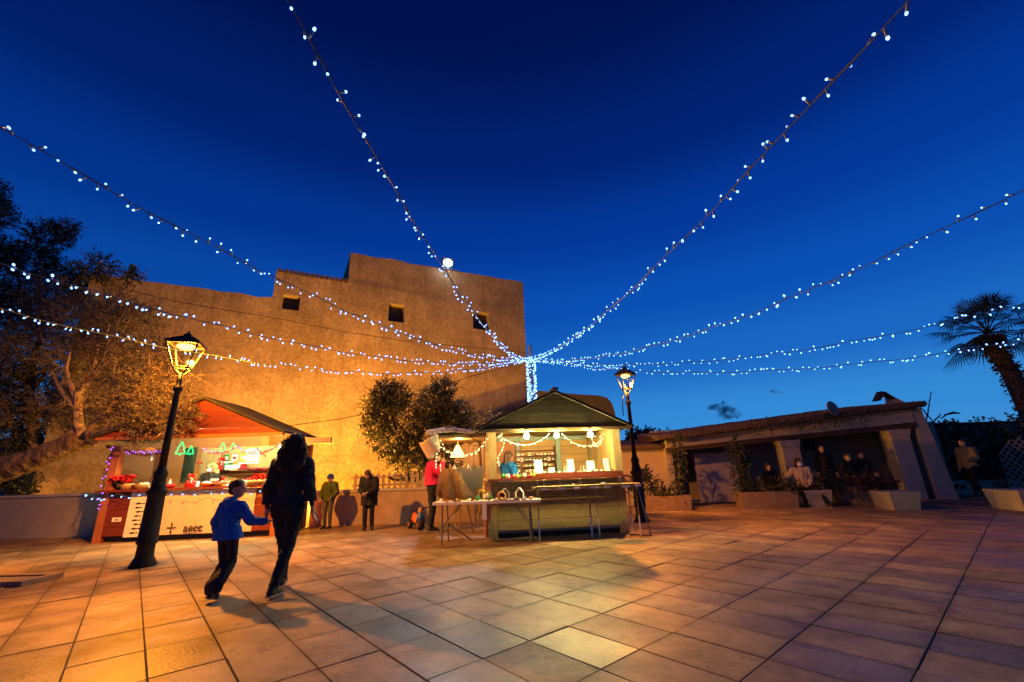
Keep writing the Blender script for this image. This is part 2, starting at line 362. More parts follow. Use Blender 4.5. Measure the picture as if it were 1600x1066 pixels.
m_black = cloth('black cloth', (.012, .012, .014)); m_navy = cloth('black quilted cloth', (.026, .028, .036)); m_jeans = cloth('dark denim', (.018, .02, .03))
m_blue = cloth('blue fleece', (.012, .10, .48)); m_pinkc = cloth('magenta fleece', (.62, .025, .13)); m_greenc = cloth('olive green jacket', (.055, .075, .012))
m_bluecap = cloth('blue cap', (.02, .05, .25)); m_grey = cloth('grey cotton', (.08, .075, .075)); m_cream = cloth('cream cotton', (.46, .36, .27)); m_tan = cloth('tan cotton', (.34, .22, .10))
m_bluevest = cloth('blue vest', (.01, .12, .42)); m_mustard = cloth('mustard knit', (.34, .24, .07)); m_mask = cloth('pale mask', (.66, .70, .74)); m_shoe = mat('dark shoe', (.02, .018, .016), .6); m_sole = mat('pale sole', (.35, .33, .3), .7)
m_eye = mat('dark eye', (.01, .008, .006), .2)
e_white = emit('fairy light tip', (.15, .34, 1.0), 6)
e_warm = emit('warm fairy tip', (1.0, .66, .22), 11, False)
e_sod = emit('lamp lens glow', (1.0, .50, .08), 9, False)
e_flood = emit('floodlight lens', (.85, .93, 1.0), 60, False)
e_bulb = emit('stall bulb glow', (1.0, .76, .27), 1350)
e_pend = emit('lit paper shade', (1.0, .50, .12), 7)
e_led = emit('led tube glow', (.98, 1.0, .55), 620)
e_neon = emit('green neon', (.02, 1.0, .22), 2.6)
e_purple = emit('purple fairy tip', (.35, .08, 1.0), 5, False)
def glass():
    m = bpy.data.materials.new('lantern glass'); m.use_nodes = True; t = m.node_tree; t.nodes.clear()
    o = N(t, 'ShaderNodeOutputMaterial'); a = N(t, 'ShaderNodeBsdfTransparent'); g = N(t, 'ShaderNodeBsdfGlossy'); g.inputs['Roughness'].default_value = .08
    a.inputs[0].default_value = (.93, .92, .9, 1)
    x = N(t, 'ShaderNodeMixShader'); x.inputs[0].default_value = .02
    t.links.new(a.outputs[0], x.inputs[1]); t.links.new(g.outputs[0], x.inputs[2]); t.links.new(x.outputs[0], o.inputs[0]); return m
m_glass = glass()
# ------------------------------------------------------------------ ground and paving
g = MB(); g.add([(-700, -300, -.06), (700, -300, -.06), (700, 1200, -.06), (-700, 1200, -.06)], [(0, 1, 2, 3)])
structure(g.build('ground', m_ground))
pv = MB(); pv.add([(-20, -9, -.008), (19, -9, -.008), (19, 14.6, -.008), (-20, 14.6, -.008)], [(0, 1, 2, 3)])
paving = structure(pv.build('plaza_paving', m_joint))
e1 = Vector((-.656, .755, 0)); e2 = Vector((.755, .656, 0))
AW, BW = .655, .425                       # slab length along e1, width along e2
slabmb = MB()
def slab_geo(mb, o, jz=0.0, ja=0.0):
    g1, g2, c = .0028, .0052, .003
    a0, a1, b0, b1 = g2 * .5 + .001, AW - g1, g2, BW - g2 * .4
    P = lambda a, b, z: Vector(o) + e1 * a + e2 * b + Vector((0, 0, z))
    vs = [P(a0, b0, -.03), P(a1, b0, -.03), P(a1, b1, -.03), P(a0, b1, -.03),
          P(a0, b0, jz - .005), P(a1, b0, jz - .005), P(a1, b1, jz - .005 + ja), P(a0, b1, jz - .005 + ja),
          P(a0 + c, b0 + c, jz), P(a1 - c, b0 + c, jz), P(a1 - c, b1 - c, jz + ja), P(a0 + c, b1 - c, jz + ja)]
    fs = [(8, 11, 10, 9)]
    for k in range(4):
        k2 = (k + 1) % 4; fs += [(k, 4 + k, 4 + k2, k2), (4 + k, 8 + k, 8 + k2, 4 + k2)]
    mb.add(vs, fs)
slab_geo(slabmb, (0, 0, 0)); slabme = slabmb.mesh('slab', m_slab)
cells = []
for i in range(-26, 40):
    for j in range(-50, 52):
        o = e1 * (.72 + AW * i) + e2 * (-.15 + BW * j); c = o + e1 * AW / 2 + e2 * BW / 2
        if not (-19 < c.x < 18 and -8 < c.y < 13.9): continue
        v = c - cP; zc = v.dot(cF); px = 800 + FPX * v.dot(cR) / zc if zc > .3 else -9999; py = 533 - FPX * v.dot(cU) / zc if zc > .3 else 9999
        vis = zc > .3 and -90 < px < 1690 and py < 1130
        cells.append((0 if vis else 1, c.length, o))
cells.sort(key=lambda q: (q[0], q[1]))
rs = random.Random(3); far = MB()
for n, (vis, d, o) in enumerate(cells):
    if n < 300:
        put('slab', slabme, paving, (o.x, o.y, rs.uniform(-.002, .0015)), (rs.uniform(-.005, .005), rs.uniform(-.005, .005), 0))
    else: slab_geo(far, o, rs.uniform(-.002, .0015), rs.uniform(-.0015, .0015))
stuff(far.build('farther_slabs', m_slab_far, paving))

# ------------------------------------------------------------------ fortress church
wd = Vector((math.sin(R_(62)), math.cos(R_(62)), 0)); wn = Vector((-wd.y, wd.x, 0)); P0 = at(817, 440, 20.5)
ORG = Vector((P0.x, P0.y, 0))
church = thing('fortress_church', 'old fortress church with a tall bare rendered wall and three small windows', 'church', ORG, math.atan2(wd.y, wd.x))
rw = random.Random(11)
holes = [(-10.94, -10.34, 7.55, 8.16), (-6.85, -6.14, 7.6, 8.44), (-2.86, -1.99, 7.75, 8.67)]
def top(t): return 7.95 if t < -11.3 else 9.12 if t < -8.6 else 10.53 + .022 * (t + 8.6)
ts = sorted(set([-16.6, -11.3, -8.6, 0.0] + [h[0] for h in holes] + [h[1] for h in holes] + [-16.6 + .6 * k for k in range(28) if -16.6 + .6 * k < 0 and all(abs(-16.6 + .6 * k - q) > .2 for q in (-11.3, -8.6, -10.94, -10.34, -6.85, -6.14, -2.86, -1.99))]))
wb = MB(); jit = {}
for a, b in zip(ts, ts[1:]):
    mid = (a + b) / 2; zt = top(mid)
    ja = jit.setdefault((a, zt > 9, zt > 10), rw.uniform(-.05, .04)); jb = jit.setdefault((b, zt > 9, zt > 10), rw.uniform(-.05, .04))
    h = [q for q in holes if q[0] - 1e-4 <= a and b <= q[1] + 1e-4]
    za, zb = top(mid + (a - mid) * .999) + ja, top(mid + (b - mid) * .999) + jb
    segs = [(-.5, -.5, za, zb)] if not h else [(-.5, -.5, h[0][2], h[0][2]), (h[0][3], h[0][3], za, zb)]
    for p, q, r, s in segs: wb.add([(a, 0, p), (b, 0, q), (b, 0, s), (a, 0, r)], [(0, 1, 2, 3)])
    wb.add([(a, 0, za), (b, 0, zb), (b, 7, zb), (a, 7, za)], [(0, 1, 2, 3)])
for x, z0, z1 in ((-11.3, 7.9, 9.15), (-8.6, 9.1, 10.55)): wb.add([(x, 0, z0), (x, 0, z1), (x, 7, z1), (x, 7, z0)], [(0, 1, 2, 3)])
wb.add([(0, 0, -.5), (0, 7, -.5), (0, 7, 10.72), (0, 0, 10.72)], [(0, 1, 2, 3)])
wb.add([(-16.6, 7, -.5), (0, 7, -.5), (0, 7, 10.7), (-16.6, 7, 7.9)], [(3, 2, 1, 0)]); wb.add([(-16.6, 0, -.5), (-16.6, 0, 7.93), (-16.6, 7, 7.93), (-16.6, 7, -.5)], [(0, 1, 2, 3)])
wb.build('wall', m_fort, church)
for x0, x1, z0, z1 in holes:
    r = MB(); d = .42
    r.add([(x0, 0, z0), (x1, 0, z0), (x1, d, z0 + .05), (x0, d, z0 + .05)], [(0, 1, 2, 3)]); r.add([(x0, 0, z1), (x0, d, z1), (x1, d, z1), (x1, 0, z1)], [(0, 1, 2, 3)])
    r.add([(x0, 0, z0), (x0, d, z0), (x0, d, z1), (x0, 0, z1)], [(0, 1, 2, 3)]); r.add([(x1, 0, z0), (x1, 0, z1), (x1, d, z1), (x1, d, z0)], [(0, 1, 2, 3)])
    wnd = r.build('window', m_plaster, church)
    f = MB(); f.box((x0, d - .04, z0), (x0 + .06, d + .02, z1)); f.box((x1 - .06, d - .04, z0), (x1, d + .02, z1)); f.box((x0 + .06, d - .04, z0), (x1 - .06, d + .02, z0 + .06)); f.box((x0 + .06, d - .04, z1 - .06), (x1 - .06, d + .02, z1)); f.box(((x0 + x1) / 2 - .02, d - .03, z0 + .06), ((x0 + x1) / 2 + .02, d + .01, z1 - .06))
    f.build('frame', m_beam, wnd)
    MB().box((x0 + .06, d, z0 + .06), (x1 - .06, d + .015, z1 - .06)).build('pane', m_dark, wnd)
tl = MB()
for k in range(14):
    x = -11.25 + k * .19
    tl.tube([(x + .09, -.12, 9.13 + rw.uniform(-.015, .015)), (x + .09, .6, 9.26)], [.085, .08], 8)
stuff(tl.build('roof_tiles', m_tile, church))
ch = MB(); ch.box((-15.9, .6, 7.9), (-15.75, .8, 8.75)); ch.box((-15.6, .6, 7.9), (-15.45, .8, 8.15)); ch.build('chimney', m_fort, church)

# floodlight on the church's parapet
fl = onplane(697, 414, ORG, wn)
flood = thing('floodlight', 'bright white floodlight on the top edge of the church wall', 'floodlight', (fl.x + .25 * wd.y, fl.y - .25 * wd.x, fl.z), math.atan2(wd.y, wd.x))
b = MB(); b.box((-.27, -.02, -.22), (.27, .12, .22), rot=(R_(25), 0, 0), piv=(0, 0, 0)); b.build('housing', m_blackm, flood)
b = MB(); b.tube([(-.2, .05, 0), (-.2, .1, -.28), (.2, .1, -.28), (.2, .05, 0)], .015, 6); b.tube([(0, .1, -.28), (0, .32, -.4)], .02, 6); b.build('bracket', m_steel, flood)
b = MB(); b.ball((0, -.05, -.02), (.2, .1, .17), 16, 10); b.build('lens', e_flood, flood, True)
ld = bpy.data.lights.new('flood_beam', 'SPOT'); ld.energy = E_FLOOD; ld.color = (.80, .91, 1.0); ld.spot_size = R_(50); ld.spot_blend = 1.0; ld.shadow_soft_size = .4
lo = bpy.data.objects.new('flood_beam', ld); COL.objects.link(lo); lo.parent = flood; lo.location = (0, -.22, -.12)
tgt = Vector((-1.2, 5.3, 0)); dirw = (tgt - fl).normalized(); dl = Euler((0, 0, -math.atan2(wd.y, wd.x))).to_matrix() @ dirw
lo.rotation_euler = dl.to_track_quat('-Z', 'Y').to_euler()

# ground floodlights that wash the church wall, behind the low wall
for n_, (tt, dd, en, aim) in enumerate(((-9.0, 4.0, E_WASH_1, (-7.8, 3.6)), (-2.9, 5.5, E_WASH_2, (-2.4, 6.0)))):
    p = ORG + wd * tt - wn * dd; w_ = thing('ground_floodlight', ['orange ground floodlight behind the low wall washing the church wall', 'orange ground floodlight behind the craft stall washing the church wall'][n_], 'floodlight', (p.x, p.y, 0), math.atan2(wd.y, wd.x))
    b = MB(); b.box((-.18, -.10, .12), (.18, .06, .36), rot=(R_(30), 0, 0)); b.build('housing', m_blackm, w_); b = MB(); b.box((-.16, .075, .15), (.16, .085, .33), rot=(R_(30), 0, 0), piv=(0, -.02, .24)); b.build('lens', e_sod, w_); MB().box((-.12, -.08, 0), (.12, .08, .03)).build('base', m_blackm, w_); MB().tube([(0, -.02, .03), (0, -.02, .15)], .02, 6).build('stem', m_blackm, w_)
    L = bpy.data.lights.new('wash_beam', 'POINT'); L.energy = en; L.color = SODIUM_W
    optic(L, [(-1, .05), (-.1, .3), (.05, .5), (.3, .46), (.6, .62), (.85, .8), (1, .8)] if n_ == 0 else [(-1, 0), (.2, .03), (.45, .6), (.7, 1), (1, 1)])
    L.shadow_soft_size = .12; L.shadow_soft_size = .12
    o = bpy.data.objects.new('wash_beam', L); COL.objects.link(o); o.parent = w_; o.location = (0, .18, .5)
    tg = Vector((aim[0] - tt, dd, aim[1])) - Vector((0, .18, .5)); o.rotation_euler = tg.to_track_quat('-Z', 'Y').to_euler()

# dark annex with a sloping roof beside the church
A0 = 18.2
an = thing('annex_building', 'low dark annex with a sloping roof behind the lit craft stall', 'building', (0, 0, 0))
q = lambda x, y, Y=A0: at(x, y, Y)
pr = [q(836, 610), q(900, 616), q(935, 618), q(948, 621), q(956, 630), q(961, 645), q(968, 700), q(968, 790), q(836, 790)]
MB().prism(pr, (0, 6, 0)).build('wall', m_annex, an)
p = ORG + wd * -6.1 - wn * 2.0; gw = thing('shadow_wall', 'added wall with a sloped top that shades the church behind the two-lobed olive', 'wall', p, math.atan2(wd.y, wd.x)); MB().prism([(0, 0, 0), (5.9, 0, 0), (5.9, 0, 3.85), (0, 0, 2.0)], (0, .3, 0)).build('wall_face', m_pink, gw)  # added wall, its sloped top shaped to throw a shadow on the church

# ------------------------------------------------------------------ plaza walls
def wall_run(name, label, p0, p1, h, th, m, cap=True, capm=None):
    d = p1 - p0; L = d.length; t = thing(name, label, 'wall', p0, math.atan2(d.y, d.x))
    w = MB(); n = max(2, int(L / .8))
    for k in range(n): w.box((L * k / n, 0, -.05), (L * (k + 1) / n, th, h))
    bm = MB(); bm.box((0, 0, -.05), (L, th, h)); bm.build('wall_face', m, t)
    if cap:
        k = 0; x = 0
        while x < L - .1:
            x1 = min(L, x + .9); MB().box((x + .004, -.035, h + .001), (x1 - .004, th + .03, h + .055 + random.uniform(0, .004))).build('coping', capm or m_cap, t); x = x1
    return t
pwA = Vector((-16.5, 11.6, 0)); pwB = Vector((-9.3, 10.95, 0)); pwC = gp(482, 823); pwD = gp(742, 815)
wall_run('plaza_wall', 'low grey plaza wall with flat coping under the leaning olive tree', pwA, pwB, .95, .3, m_plaster)
wall_run('plaza_wall', 'low rendered wall with a picket fence on its top', pwC, pwD, .80, .3, m_pink)
wall_run('plaza_wall', 'short dark stretch of low wall behind the child in green', Vector((-9.25, 10.96, 0)), pwC + Vector((-.1, .06, 0)), .8, .28, m_plaster)
rt = thing('retaining_wall', 'tall smooth tan wall behind the low plaza wall and planked stall', 'wall')
a, b_, c, d = at(112, 688, 11.9), at(262, 684, 12.4), at(262, 800, 12.4), at(20, 800, 11.9)
MB().prism([at(20, 730, 13.2), at(105, 694, 13.2), Vector((-8.4, 14.3, 2.62)), Vector((-8.4, 14.3, 0)), Vector((at(20, 730, 13.2).x, 13.2, 0))], (0, .4, 0)).build('wall_face', m_plaster, rt)
MB().prism([at(105, 694, 13.1) + Vector((0, 0, .0)), at(105, 694, 13.1) + Vector((0, 0, .09)), Vector((-8.4, 14.2, 2.71)), Vector((-8.4, 14.2, 2.623))], (0, .55, 0)).build('coping', m_cap, rt)
hs = thing('house', 'pale blue-shadowed house at the picture edge behind the olive', 'house', (-22.5, 17, 0))
MB().box((-3, 0, 0), (2.2, 4, 2.5)).build('wall', m_white, hs)
rf = MB(); rf.prism([(-3.2, -.3, 2.5), (-3.2, 4.3, 2.5), (-3.2, 2, 3.3)], (5.6, 0, 0)); rf.build('roof', m_tile, hs)

# picket fence on the wall
fd = (pwD - pwC).normalized(); FN = Vector((-fd.y, fd.x, 0))
f0 = pwC + fd * 1.0 + FN * .24
fence = thing('picket_fence', 'pale wooden picket fence along the low rendered wall', 'fence', (f0.x, f0.y, .80), math.atan2(fd.y, fd.x))
for k in range(19):
    h = .44 + random.uniform(-.025, .03); x = k * .152 + random.uniform(-.008, .008)
    MB().prism([(x, 0, .01), (x + .075, 0, .01), (x + .075, 0, h - .03), (x + .0375, 0, h), (x, 0, h - .03)], (random.uniform(-.004, .004), .02, 0)).build('picket', m_paleslat, fence)
for z in (.12, .32): MB().box((-.05, .022, z), (2.9, .05, z + .05)).build('rail', m_paleslat, fence)
# ------------------------------------------------------------------ long low house with a porch
def Pz(x, y, Y): return at(x, y, Y)
FA = Vector((5.35, 13.65, 0)); FB = Vector((11.95, 13.0, 0))       # front line of the porch
hd = FB - FA; HL = hd.length; ha = math.atan2(hd.y, hd.x)
porch = thing('porch_house', 'long low whitewashed house with a tiled roof and an open porch', 'house', FA, ha)
zl, zr = 1.62, 2.02                                          # underside of the porch beam, lower at the far end
def bz(x): return zl + (zr - zl) * x / HL
bm_ = MB()
bm_.prism([(-.6, 0, bz(-.6)), (HL + .1, 0, bz(HL + .1)), (HL + .1, 0, bz(HL) + .16), (-.6, 0, bz(-.6) + .12)], (0, .3, 0)); bm_.build('beam', m_beam, porch)
fs_ = MB(); fs_.prism([(-.6, .02, bz(-.6) + .123), (HL + .1, .02, bz(HL) + .163), (HL + .1, .02, bz(HL) + .56), (-.6, .02, bz(-.6) + .36)], (0, .3, 0)); fs_.build('fascia', m_white, porch)
bw = MB(); bw.box((-.6, 2.2, 0), (HL + 1.2, 2.4, 2.4)); bw.box((HL + .62, .35, 0), (HL + .85, 2.2, 2.2)); bw.box((-.6, .3, 0), (-.4, 2.2, 1.9)); bw.build('back_wall', m_white, porch)
for x, w in ((HL - .42, .52), (3.05, .5)):
    c = MB(); c.box((x - w / 2, .02, 0), (x + w / 2, .42, bz(x) - .20)); c.prism([(x - w / 2 - .08, .0, bz(x) - .004), (x + w / 2 + .08, .0, bz(x) - .004), (x + w / 2, .0, bz(x) - .197), (x - w / 2, .0, bz(x) - .197)], (0, .42, 0)); c.build('column', m_white, porch)
pr_ = MB(); pr_.prism([(HL + .12, .05, 0), (HL + .66, .05, 0), (HL + .40, .05, 2.6), (HL + .12, .05, 2.6)], (0, .5, 0)); pr_.build('pier', m_white, porch)
rfm = MB(); ez = lambda x: bz(x) + .38 + (.2 * max(x, 0) / HL)
rfm.prism([(-.9, -.28, ez(-.9)), (-.9, -.28, ez(-.9) + .07), (-.9, 3.2, ez(-.9) + .34), (-.9, 3.2, ez(-.9))], (HL + 1.2, 0, ez(HL) - ez(-.9))); roof = rfm.build('roof', m_tile, porch)
tb = MB(); nT = 52
for k in range(nT):
    x = -.88 + (HL + 1.1) * k / (nT - 1); z = ez(x) + .075 + random.uniform(-.01, .01)
    tb.tube([(x, -.36, z), (x, 1.2, z + .135), (x, 3.1, z + .30)], [.085, .08, .08], 6)
stuff(tb.build('roof_tiles', m_tile, porch))
ge = MB(); x = HL + .3; z = ez(HL)
ge.prism([(x, -.1, z - .1), (x + 1.0, 1.2, z - .25), (x + .9, 2.2, z + .1), (x + .25, 1.2, z + .55)], (.1, .5, 0)); ge.build('gable', m_white, porch)
cb = MB(); iF = Matrix.Translation(FA) @ Matrix.Rotation(ha, 4, 'Z'); iF = iF.inverted(); pts = [iF @ at(x, y, 14.0) for x, y in ((1373, 626), (1380, 612), (1397, 622))]
for a_, c_ in zip(pts, pts[1:]): cb.prism([a_ + Vector((-.05, 0, 0)), a_ + Vector((.07, 0, .0)), c_ + Vector((.07, 0, -.02)), c_ + Vector((-.05, 0, .02))], (0, .25, 0))
cb.build('roof_bracket', m_beam, porch)
for x, z in ((2.35, .95), (4.6, 1.5)): MB().box((x, 2.16, z), (x + .32, 2.195, z + .34)).build('wall_niche', m_dark, porch)
gt = MB(); gt.box((.45, 1.0, 0), (1.75, 1.06, 1.52)); gt.build('gate_panel', mat('lilac grey door', (.32, .30, .34), .7), porch)
dp = at(1297, 640, 12.9); dish = thing('satellite_dish', 'pale satellite dish on the porch roof edge', 'satellite dish', dp, R_(20))
b = MB(); b.lathe([(.23 * math.sin(t), .10 * (1 - math.cos(t))) for t in (0.01, .4, .8, 1.2, 1.57)] + [(.22, .105), (.01, .02)], 18); o = b.build('reflector', m_white, dish, True); o.rotation_euler = (R_(80), 0, 0)
MB().tube([(0, 0, 0), (0, -.15, -.1), (0, -.28, .02)], .012, 6).build('arm', m_steel, dish)
MB().tube([(0, 0, 0), (0, .12, -.15), (0, .12, -.32)], .018, 6).build('mount', m_steel, dish)
# small ochre-lit cottage end
ct = thing('cottage', 'ochre-lit cottage end with a small window beside the street lamp', 'house', (2.9, 14.3, 0), R_(-3))
MB().box((0, 0, 0), (2.15, 3, 1.72)).build('wall', m_plaster, ct)
r = MB(); r.prism([(-.15, -.25, 1.72), (-.15, -.25, 1.84), (-.15, 3.2, 2.2), (-.15, 3.2, 1.72)], (2.5, 0, 0)); r.build('roof', m_tile, ct)
wdw = MB(); wdw.box((1.0, -.03, .72), (1.32, -.004, 1.12)); w_ = wdw.build('window', m_beam, ct); MB().box((1.04, -.04, .76), (1.28, -.032, 1.08)).build('pane', m_dark, w_)
lm = MB(); lm.box((1.95, -.05, 1.60), (2.05, .0, 1.74)); lm.build('wall_box', m_white, ct)

# ------------------------------------------------------------------ ivy-covered dark wall with a trellis
hw = thing('ivy_wall', 'tall dark ivy-covered wall closing the plaza beyond the porch', 'wall', (12.55, 14.2, 0), R_(3))
MB().box((0, .3, 0), (11, .8, 2.15)).build('wall_face', m_plaster, hw)
MB().box((-.1, .25, 2.151), (11.1, .85, 2.24)).build('coping', m_beam, hw)
MB().box((0.6, -.3, 0), (11, .25, .42)).build('plinth', m_pink, hw)
tr = thing('trellis', 'pale diamond lattice trellis against the ivy wall', 'trellis', (14.75, 13.55, 0), R_(-8))
th, tw = 1.72, 1.9
def clip(p, q):
    # clips a slat segment to the arched panel
    pts = []
    for k in range(41):
        t = k / 40; x = p[0] + (q[0] - p[0]) * t; z = p[1] + (q[1] - p[1]) * t
        if 0 <= x <= tw and .12 <= z <= th - .55 * ((x - tw / 2) / (tw / 2)) ** 2: pts.append((x, z))
    return (pts[0], pts[-1]) if len(pts) > 3 else None
for k in range(-9, 12):
    for sgn, y in ((1, 0), (-1, -.012)):
        x0 = k * .2; s = clip((x0, .1), (x0 + sgn * 2.2, 2.3))
        if s:
            (xa, za), (xb, zb) = s; dx = .026
            MB().prism([(xa - dx, y, za), (xa + dx, y, za), (xb + dx, y, zb), (xb - dx, y, zb)], (0, .01, 0)).build('slat', m_white, tr)

# ------------------------------------------------------------------ planters and blocks
def planter(label, p, w, d, h, rz, group='concrete planters'):
    t = thing('planter', label, 'planter', p, rz, group); b = MB()
    o = .04; wall = .06
    b.prism([(0, 0, 0), (w, 0, 0), (w + o, 0, h), (-o, 0, h)], (0, wall, 0)); b.prism([(0, d - wall, 0), (w, d - wall, 0), (w + o, d - wall, h), (-o, d - wall, h)], (0, wall, 0))
    b.prism([(0, wall + .001, 0), (0, d - wall - .001, 0), (-o, d - wall - .001, h), (-o, wall + .001, h)], (wall, 0, 0)); b.prism([(w, wall + .001, 0), (w, d - wall - .001, 0), (w + o, d - wall - .001, h), (w + o, wall + .001, h)], (-wall, 0, 0))
    b.build('tub', m_trough, t); MB().box((.02, wall, .02), (w - .02, d - wall, h - .05)).build('soil', m_ground, t)
    return t
g1 = gp(1008, 800); g2 = gp(1163, 796); g3 = gp(1318, 789)
planter('long concrete planter behind the street lamp by the craft stall', g1, 1.28, .5, .38, R_(1))
planter('concrete planter under the climbing vine with clipped bushes', g2, 1.36, .55, .42, R_(-8))
planter('concrete planter with a red-leaved bush before the porch pier', g3, 1.05, .55, .42, R_(-14))
def block(label, p, w, d, h, rz):
    t = thing('bench_block', label, 'bench', p, rz, 'concrete bench blocks'); o = .06
    b = MB(); b.add([(o, o, 0), (w - o, o, 0), (w - o, d - o, 0), (o, d - o, 0), (0, 0, h - .015), (w, 0, h - .015), (w, d, h - .015), (0, d, h - .015), (.012, .012, h), (w - .012, .012, h), (w - .012, d - .012, h), (.012, d - .012, h)],
        [(0, 3, 2, 1), (8, 9, 10, 11)] + [f for k in range(4) for f in ((k, (k + 1) % 4, 4 + (k + 1) % 4, 4 + k), (4 + k, 4 + (k + 1) % 4, 8 + (k + 1) % 4, 8 + k))]); b.build('block', m_conc, t); return t
block('concrete bench block standing alone before the porch pier', gp(1396, 798), .62, 1.0, .40, R_(-16))
block('concrete bench block cut off by the picture edge near the trellis', gp(1602, 800), .8, .9, .42, R_(-10))
block('concrete bench block on which the woman in cream sits', gp(1266, 794) + Vector((.05, .12, 0)), .62, .45, .42, R_(-12))
# low stone surround of a tree pit at the near corner
tp = thing('tree_pit_surround', 'low stepped stone surround of a tree pit at the picture edge', 'stone surround', gp(46, 914), R_(-3))
b = MB(); b.box((-1.6, -.1, 0), (0, .0, .06)); b.box((-1.6, .3, 0), (0, .4, .06)); b.box((-.1, .0, 0), (0, .3, .06)); b.build('outer_kerb', m_trough, tp)
b = MB(); b.box((-1.6, -.75, 0), (-.42, -.1, .03)); b.build('step', m_trough, tp); MB().box((-1.6, .0, .0), (-.1, .3, .04)).build('soil', m_ground, tp)
# ------------------------------------------------------------------ leaves
def leaf_quad(mb, p, d, L, w, rnd):
    d = d.normalized(); s = d.cross(Vector((rnd.uniform(-1, 1), rnd.uniform(-1, 1), rnd.uniform(-1, 1)))).normalized() * w
    mb.add([p, p + d * L * .5 + s, p + d * L, p + d * L * .5 - s], [(0, 1, 2, 3)])
def rdir(r): 
    while 1:
        v = Vector((r.uniform(-1, 1), r.uniform(-1, 1), r.uniform(-1, 1)))
        if .05 < v.length < 1: return v.normalized()
def sprays(mb, twig, c, rad, n, r, L=.06, w=.009, per=11, up=.25, tl=.32, squash=1.0):
    """n twigs scattered through a clump, each set with narrow leaves"""
    for _ in range(n):
        d = rdir(r); k = r.random() ** .45
        p = Vector(c) + Vector((d.x, d.y, d.z * squash)) * rad * k
        t = (d + rdir(r) * .9 + Vector((0, 0, up))).normalized(); q = p + t * tl * r.uniform(.6, 1.2)
        if twig is not None: twig.tube([p, (p + q) / 2 + rdir(r) * .02, q], [.005, .004, .002], 3, cap=False)
        for i in range(per):
            a = (i + r.random()) / per; pos = p.lerp(q, a)
            leaf_quad(mb, pos, t * .6 + rdir(r), L * r.uniform(.7, 1.25), w * r.uniform(.8, 1.3), r)
def limb(mb, pts, r0, r1, n=9, jit=.0, r=random):
    P = [Vector(p) for p in pts]; out = []
    for a, b in zip(P, P[1:]):
        for k in range(4): out.append(a.lerp(b, k / 4) + rdir(r) * jit)
    out.append(P[-1]); mb.tube(out, [r0 + (r1 - r0) * k / (len(out) - 1) for k in range(len(out))], n)

rr = random.Random(21)
# leaning olive lit by the lamp
ol = thing('olive_tree', 'leaning old olive with orange-lit branches over the planked stall', 'tree')
q = lambda x, y, Y=10.9: at(x, y, Y)
tk = MB(); limb(tk, [q(-70, 775, 11.3), q(-10, 738, 11.2), q(40, 722, 11.1), (q(90, 703, 11)), q(132, 684)], .34, .24, 12, .025, rr)
limb(tk, [q(70, 702, 11.1), q(100, 692), q(128, 668)], .14, .15, 10, .02, rr); limb(tk, [q(132, 690), q(146, 688, 10.8), q(150, 697, 10.7)], .16, .06, 9, .01, rr)
trunk = smooth_blob('trunk', tk, m_bark, ol, .025, 1, .10, .16)
def br(pts, a, b): 
    m_ = MB(); limb(m_, [q(p[0], p[1], (p[2] if len(p) > 2 else 10.9) - .12) for p in pts], a * 1.25, b * 1.3, 8, .014, rr); m_.build('branch', m_branch, ol, True)
br([(128, 684), (120, 645), (122, 615), (140, 592), (160, 570), (178, 546)], .085, .03)
br([(142, 592), (150, 560), (152, 535)], .04, .015); br([(160, 572), (185, 560), (210, 552)], .035, .012)
br([(122, 632), (108, 598), (104, 575), (110, 545)], .05, .015)
br([(134, 680, 10.8), (158, 655, 10.5), (188, 632, 10.2), (214, 612, 9.9), (240, 585, 9.6), (262, 552, 9.4)], .075, .018)
br([(136, 680, 10.8), (170, 670, 10.4), (215, 660, 9.9), (255, 640, 9.5)], .05, .012)
br([(190, 632, 10.2), (205, 650, 9.8), (228, 672, 9.4)], .03, .01); br([(214, 612, 9.9), (250, 605, 9.5), (275, 600, 9.2)], .03, .01)
br([(120, 640), (95, 610, 11.2), (70, 560, 11.6), (60, 500, 11.8)], .055, .015)
tw = MB(); fb = MB(); mains = [(188, 632, 10.1), (214, 612, 9.8), (240, 585, 9.5), (160, 570, 10.7), (170, 670, 10.3), (215, 660, 9.8), (140, 592, 10.7), (262, 552, 9.3), (122, 640, 10.7), (178, 546, 10.7)]
for k in range(85):
    x, y, Y = rr.choice(mains); ex = x + rr.gauss(22, 38); ey = y + rr.gauss(-14, 34); eY = Y + rr.gauss(-.1, .3)
    a_, c_ = q(x, y, Y), q(ex, ey, eY); p1 = a_.lerp(c_, .35) + rdir(rr) * .09; p2 = a_.lerp(c_, .7) + rdir(rr) * .10
    fb.tube([a_, p1, p2, c_], [.016, .012, .008, .003], 5, cap=False)
    for _ in range(3):
        s_ = p1.lerp(c_, rr.random()); fb.tube([s_, s_ + rdir(rr) * .12, s_ + rdir(rr) * .25], [.006, .005, .002], 4, cap=False)
stuff(fb.build('fine_branches', m_branch, ol)); cm = MB()
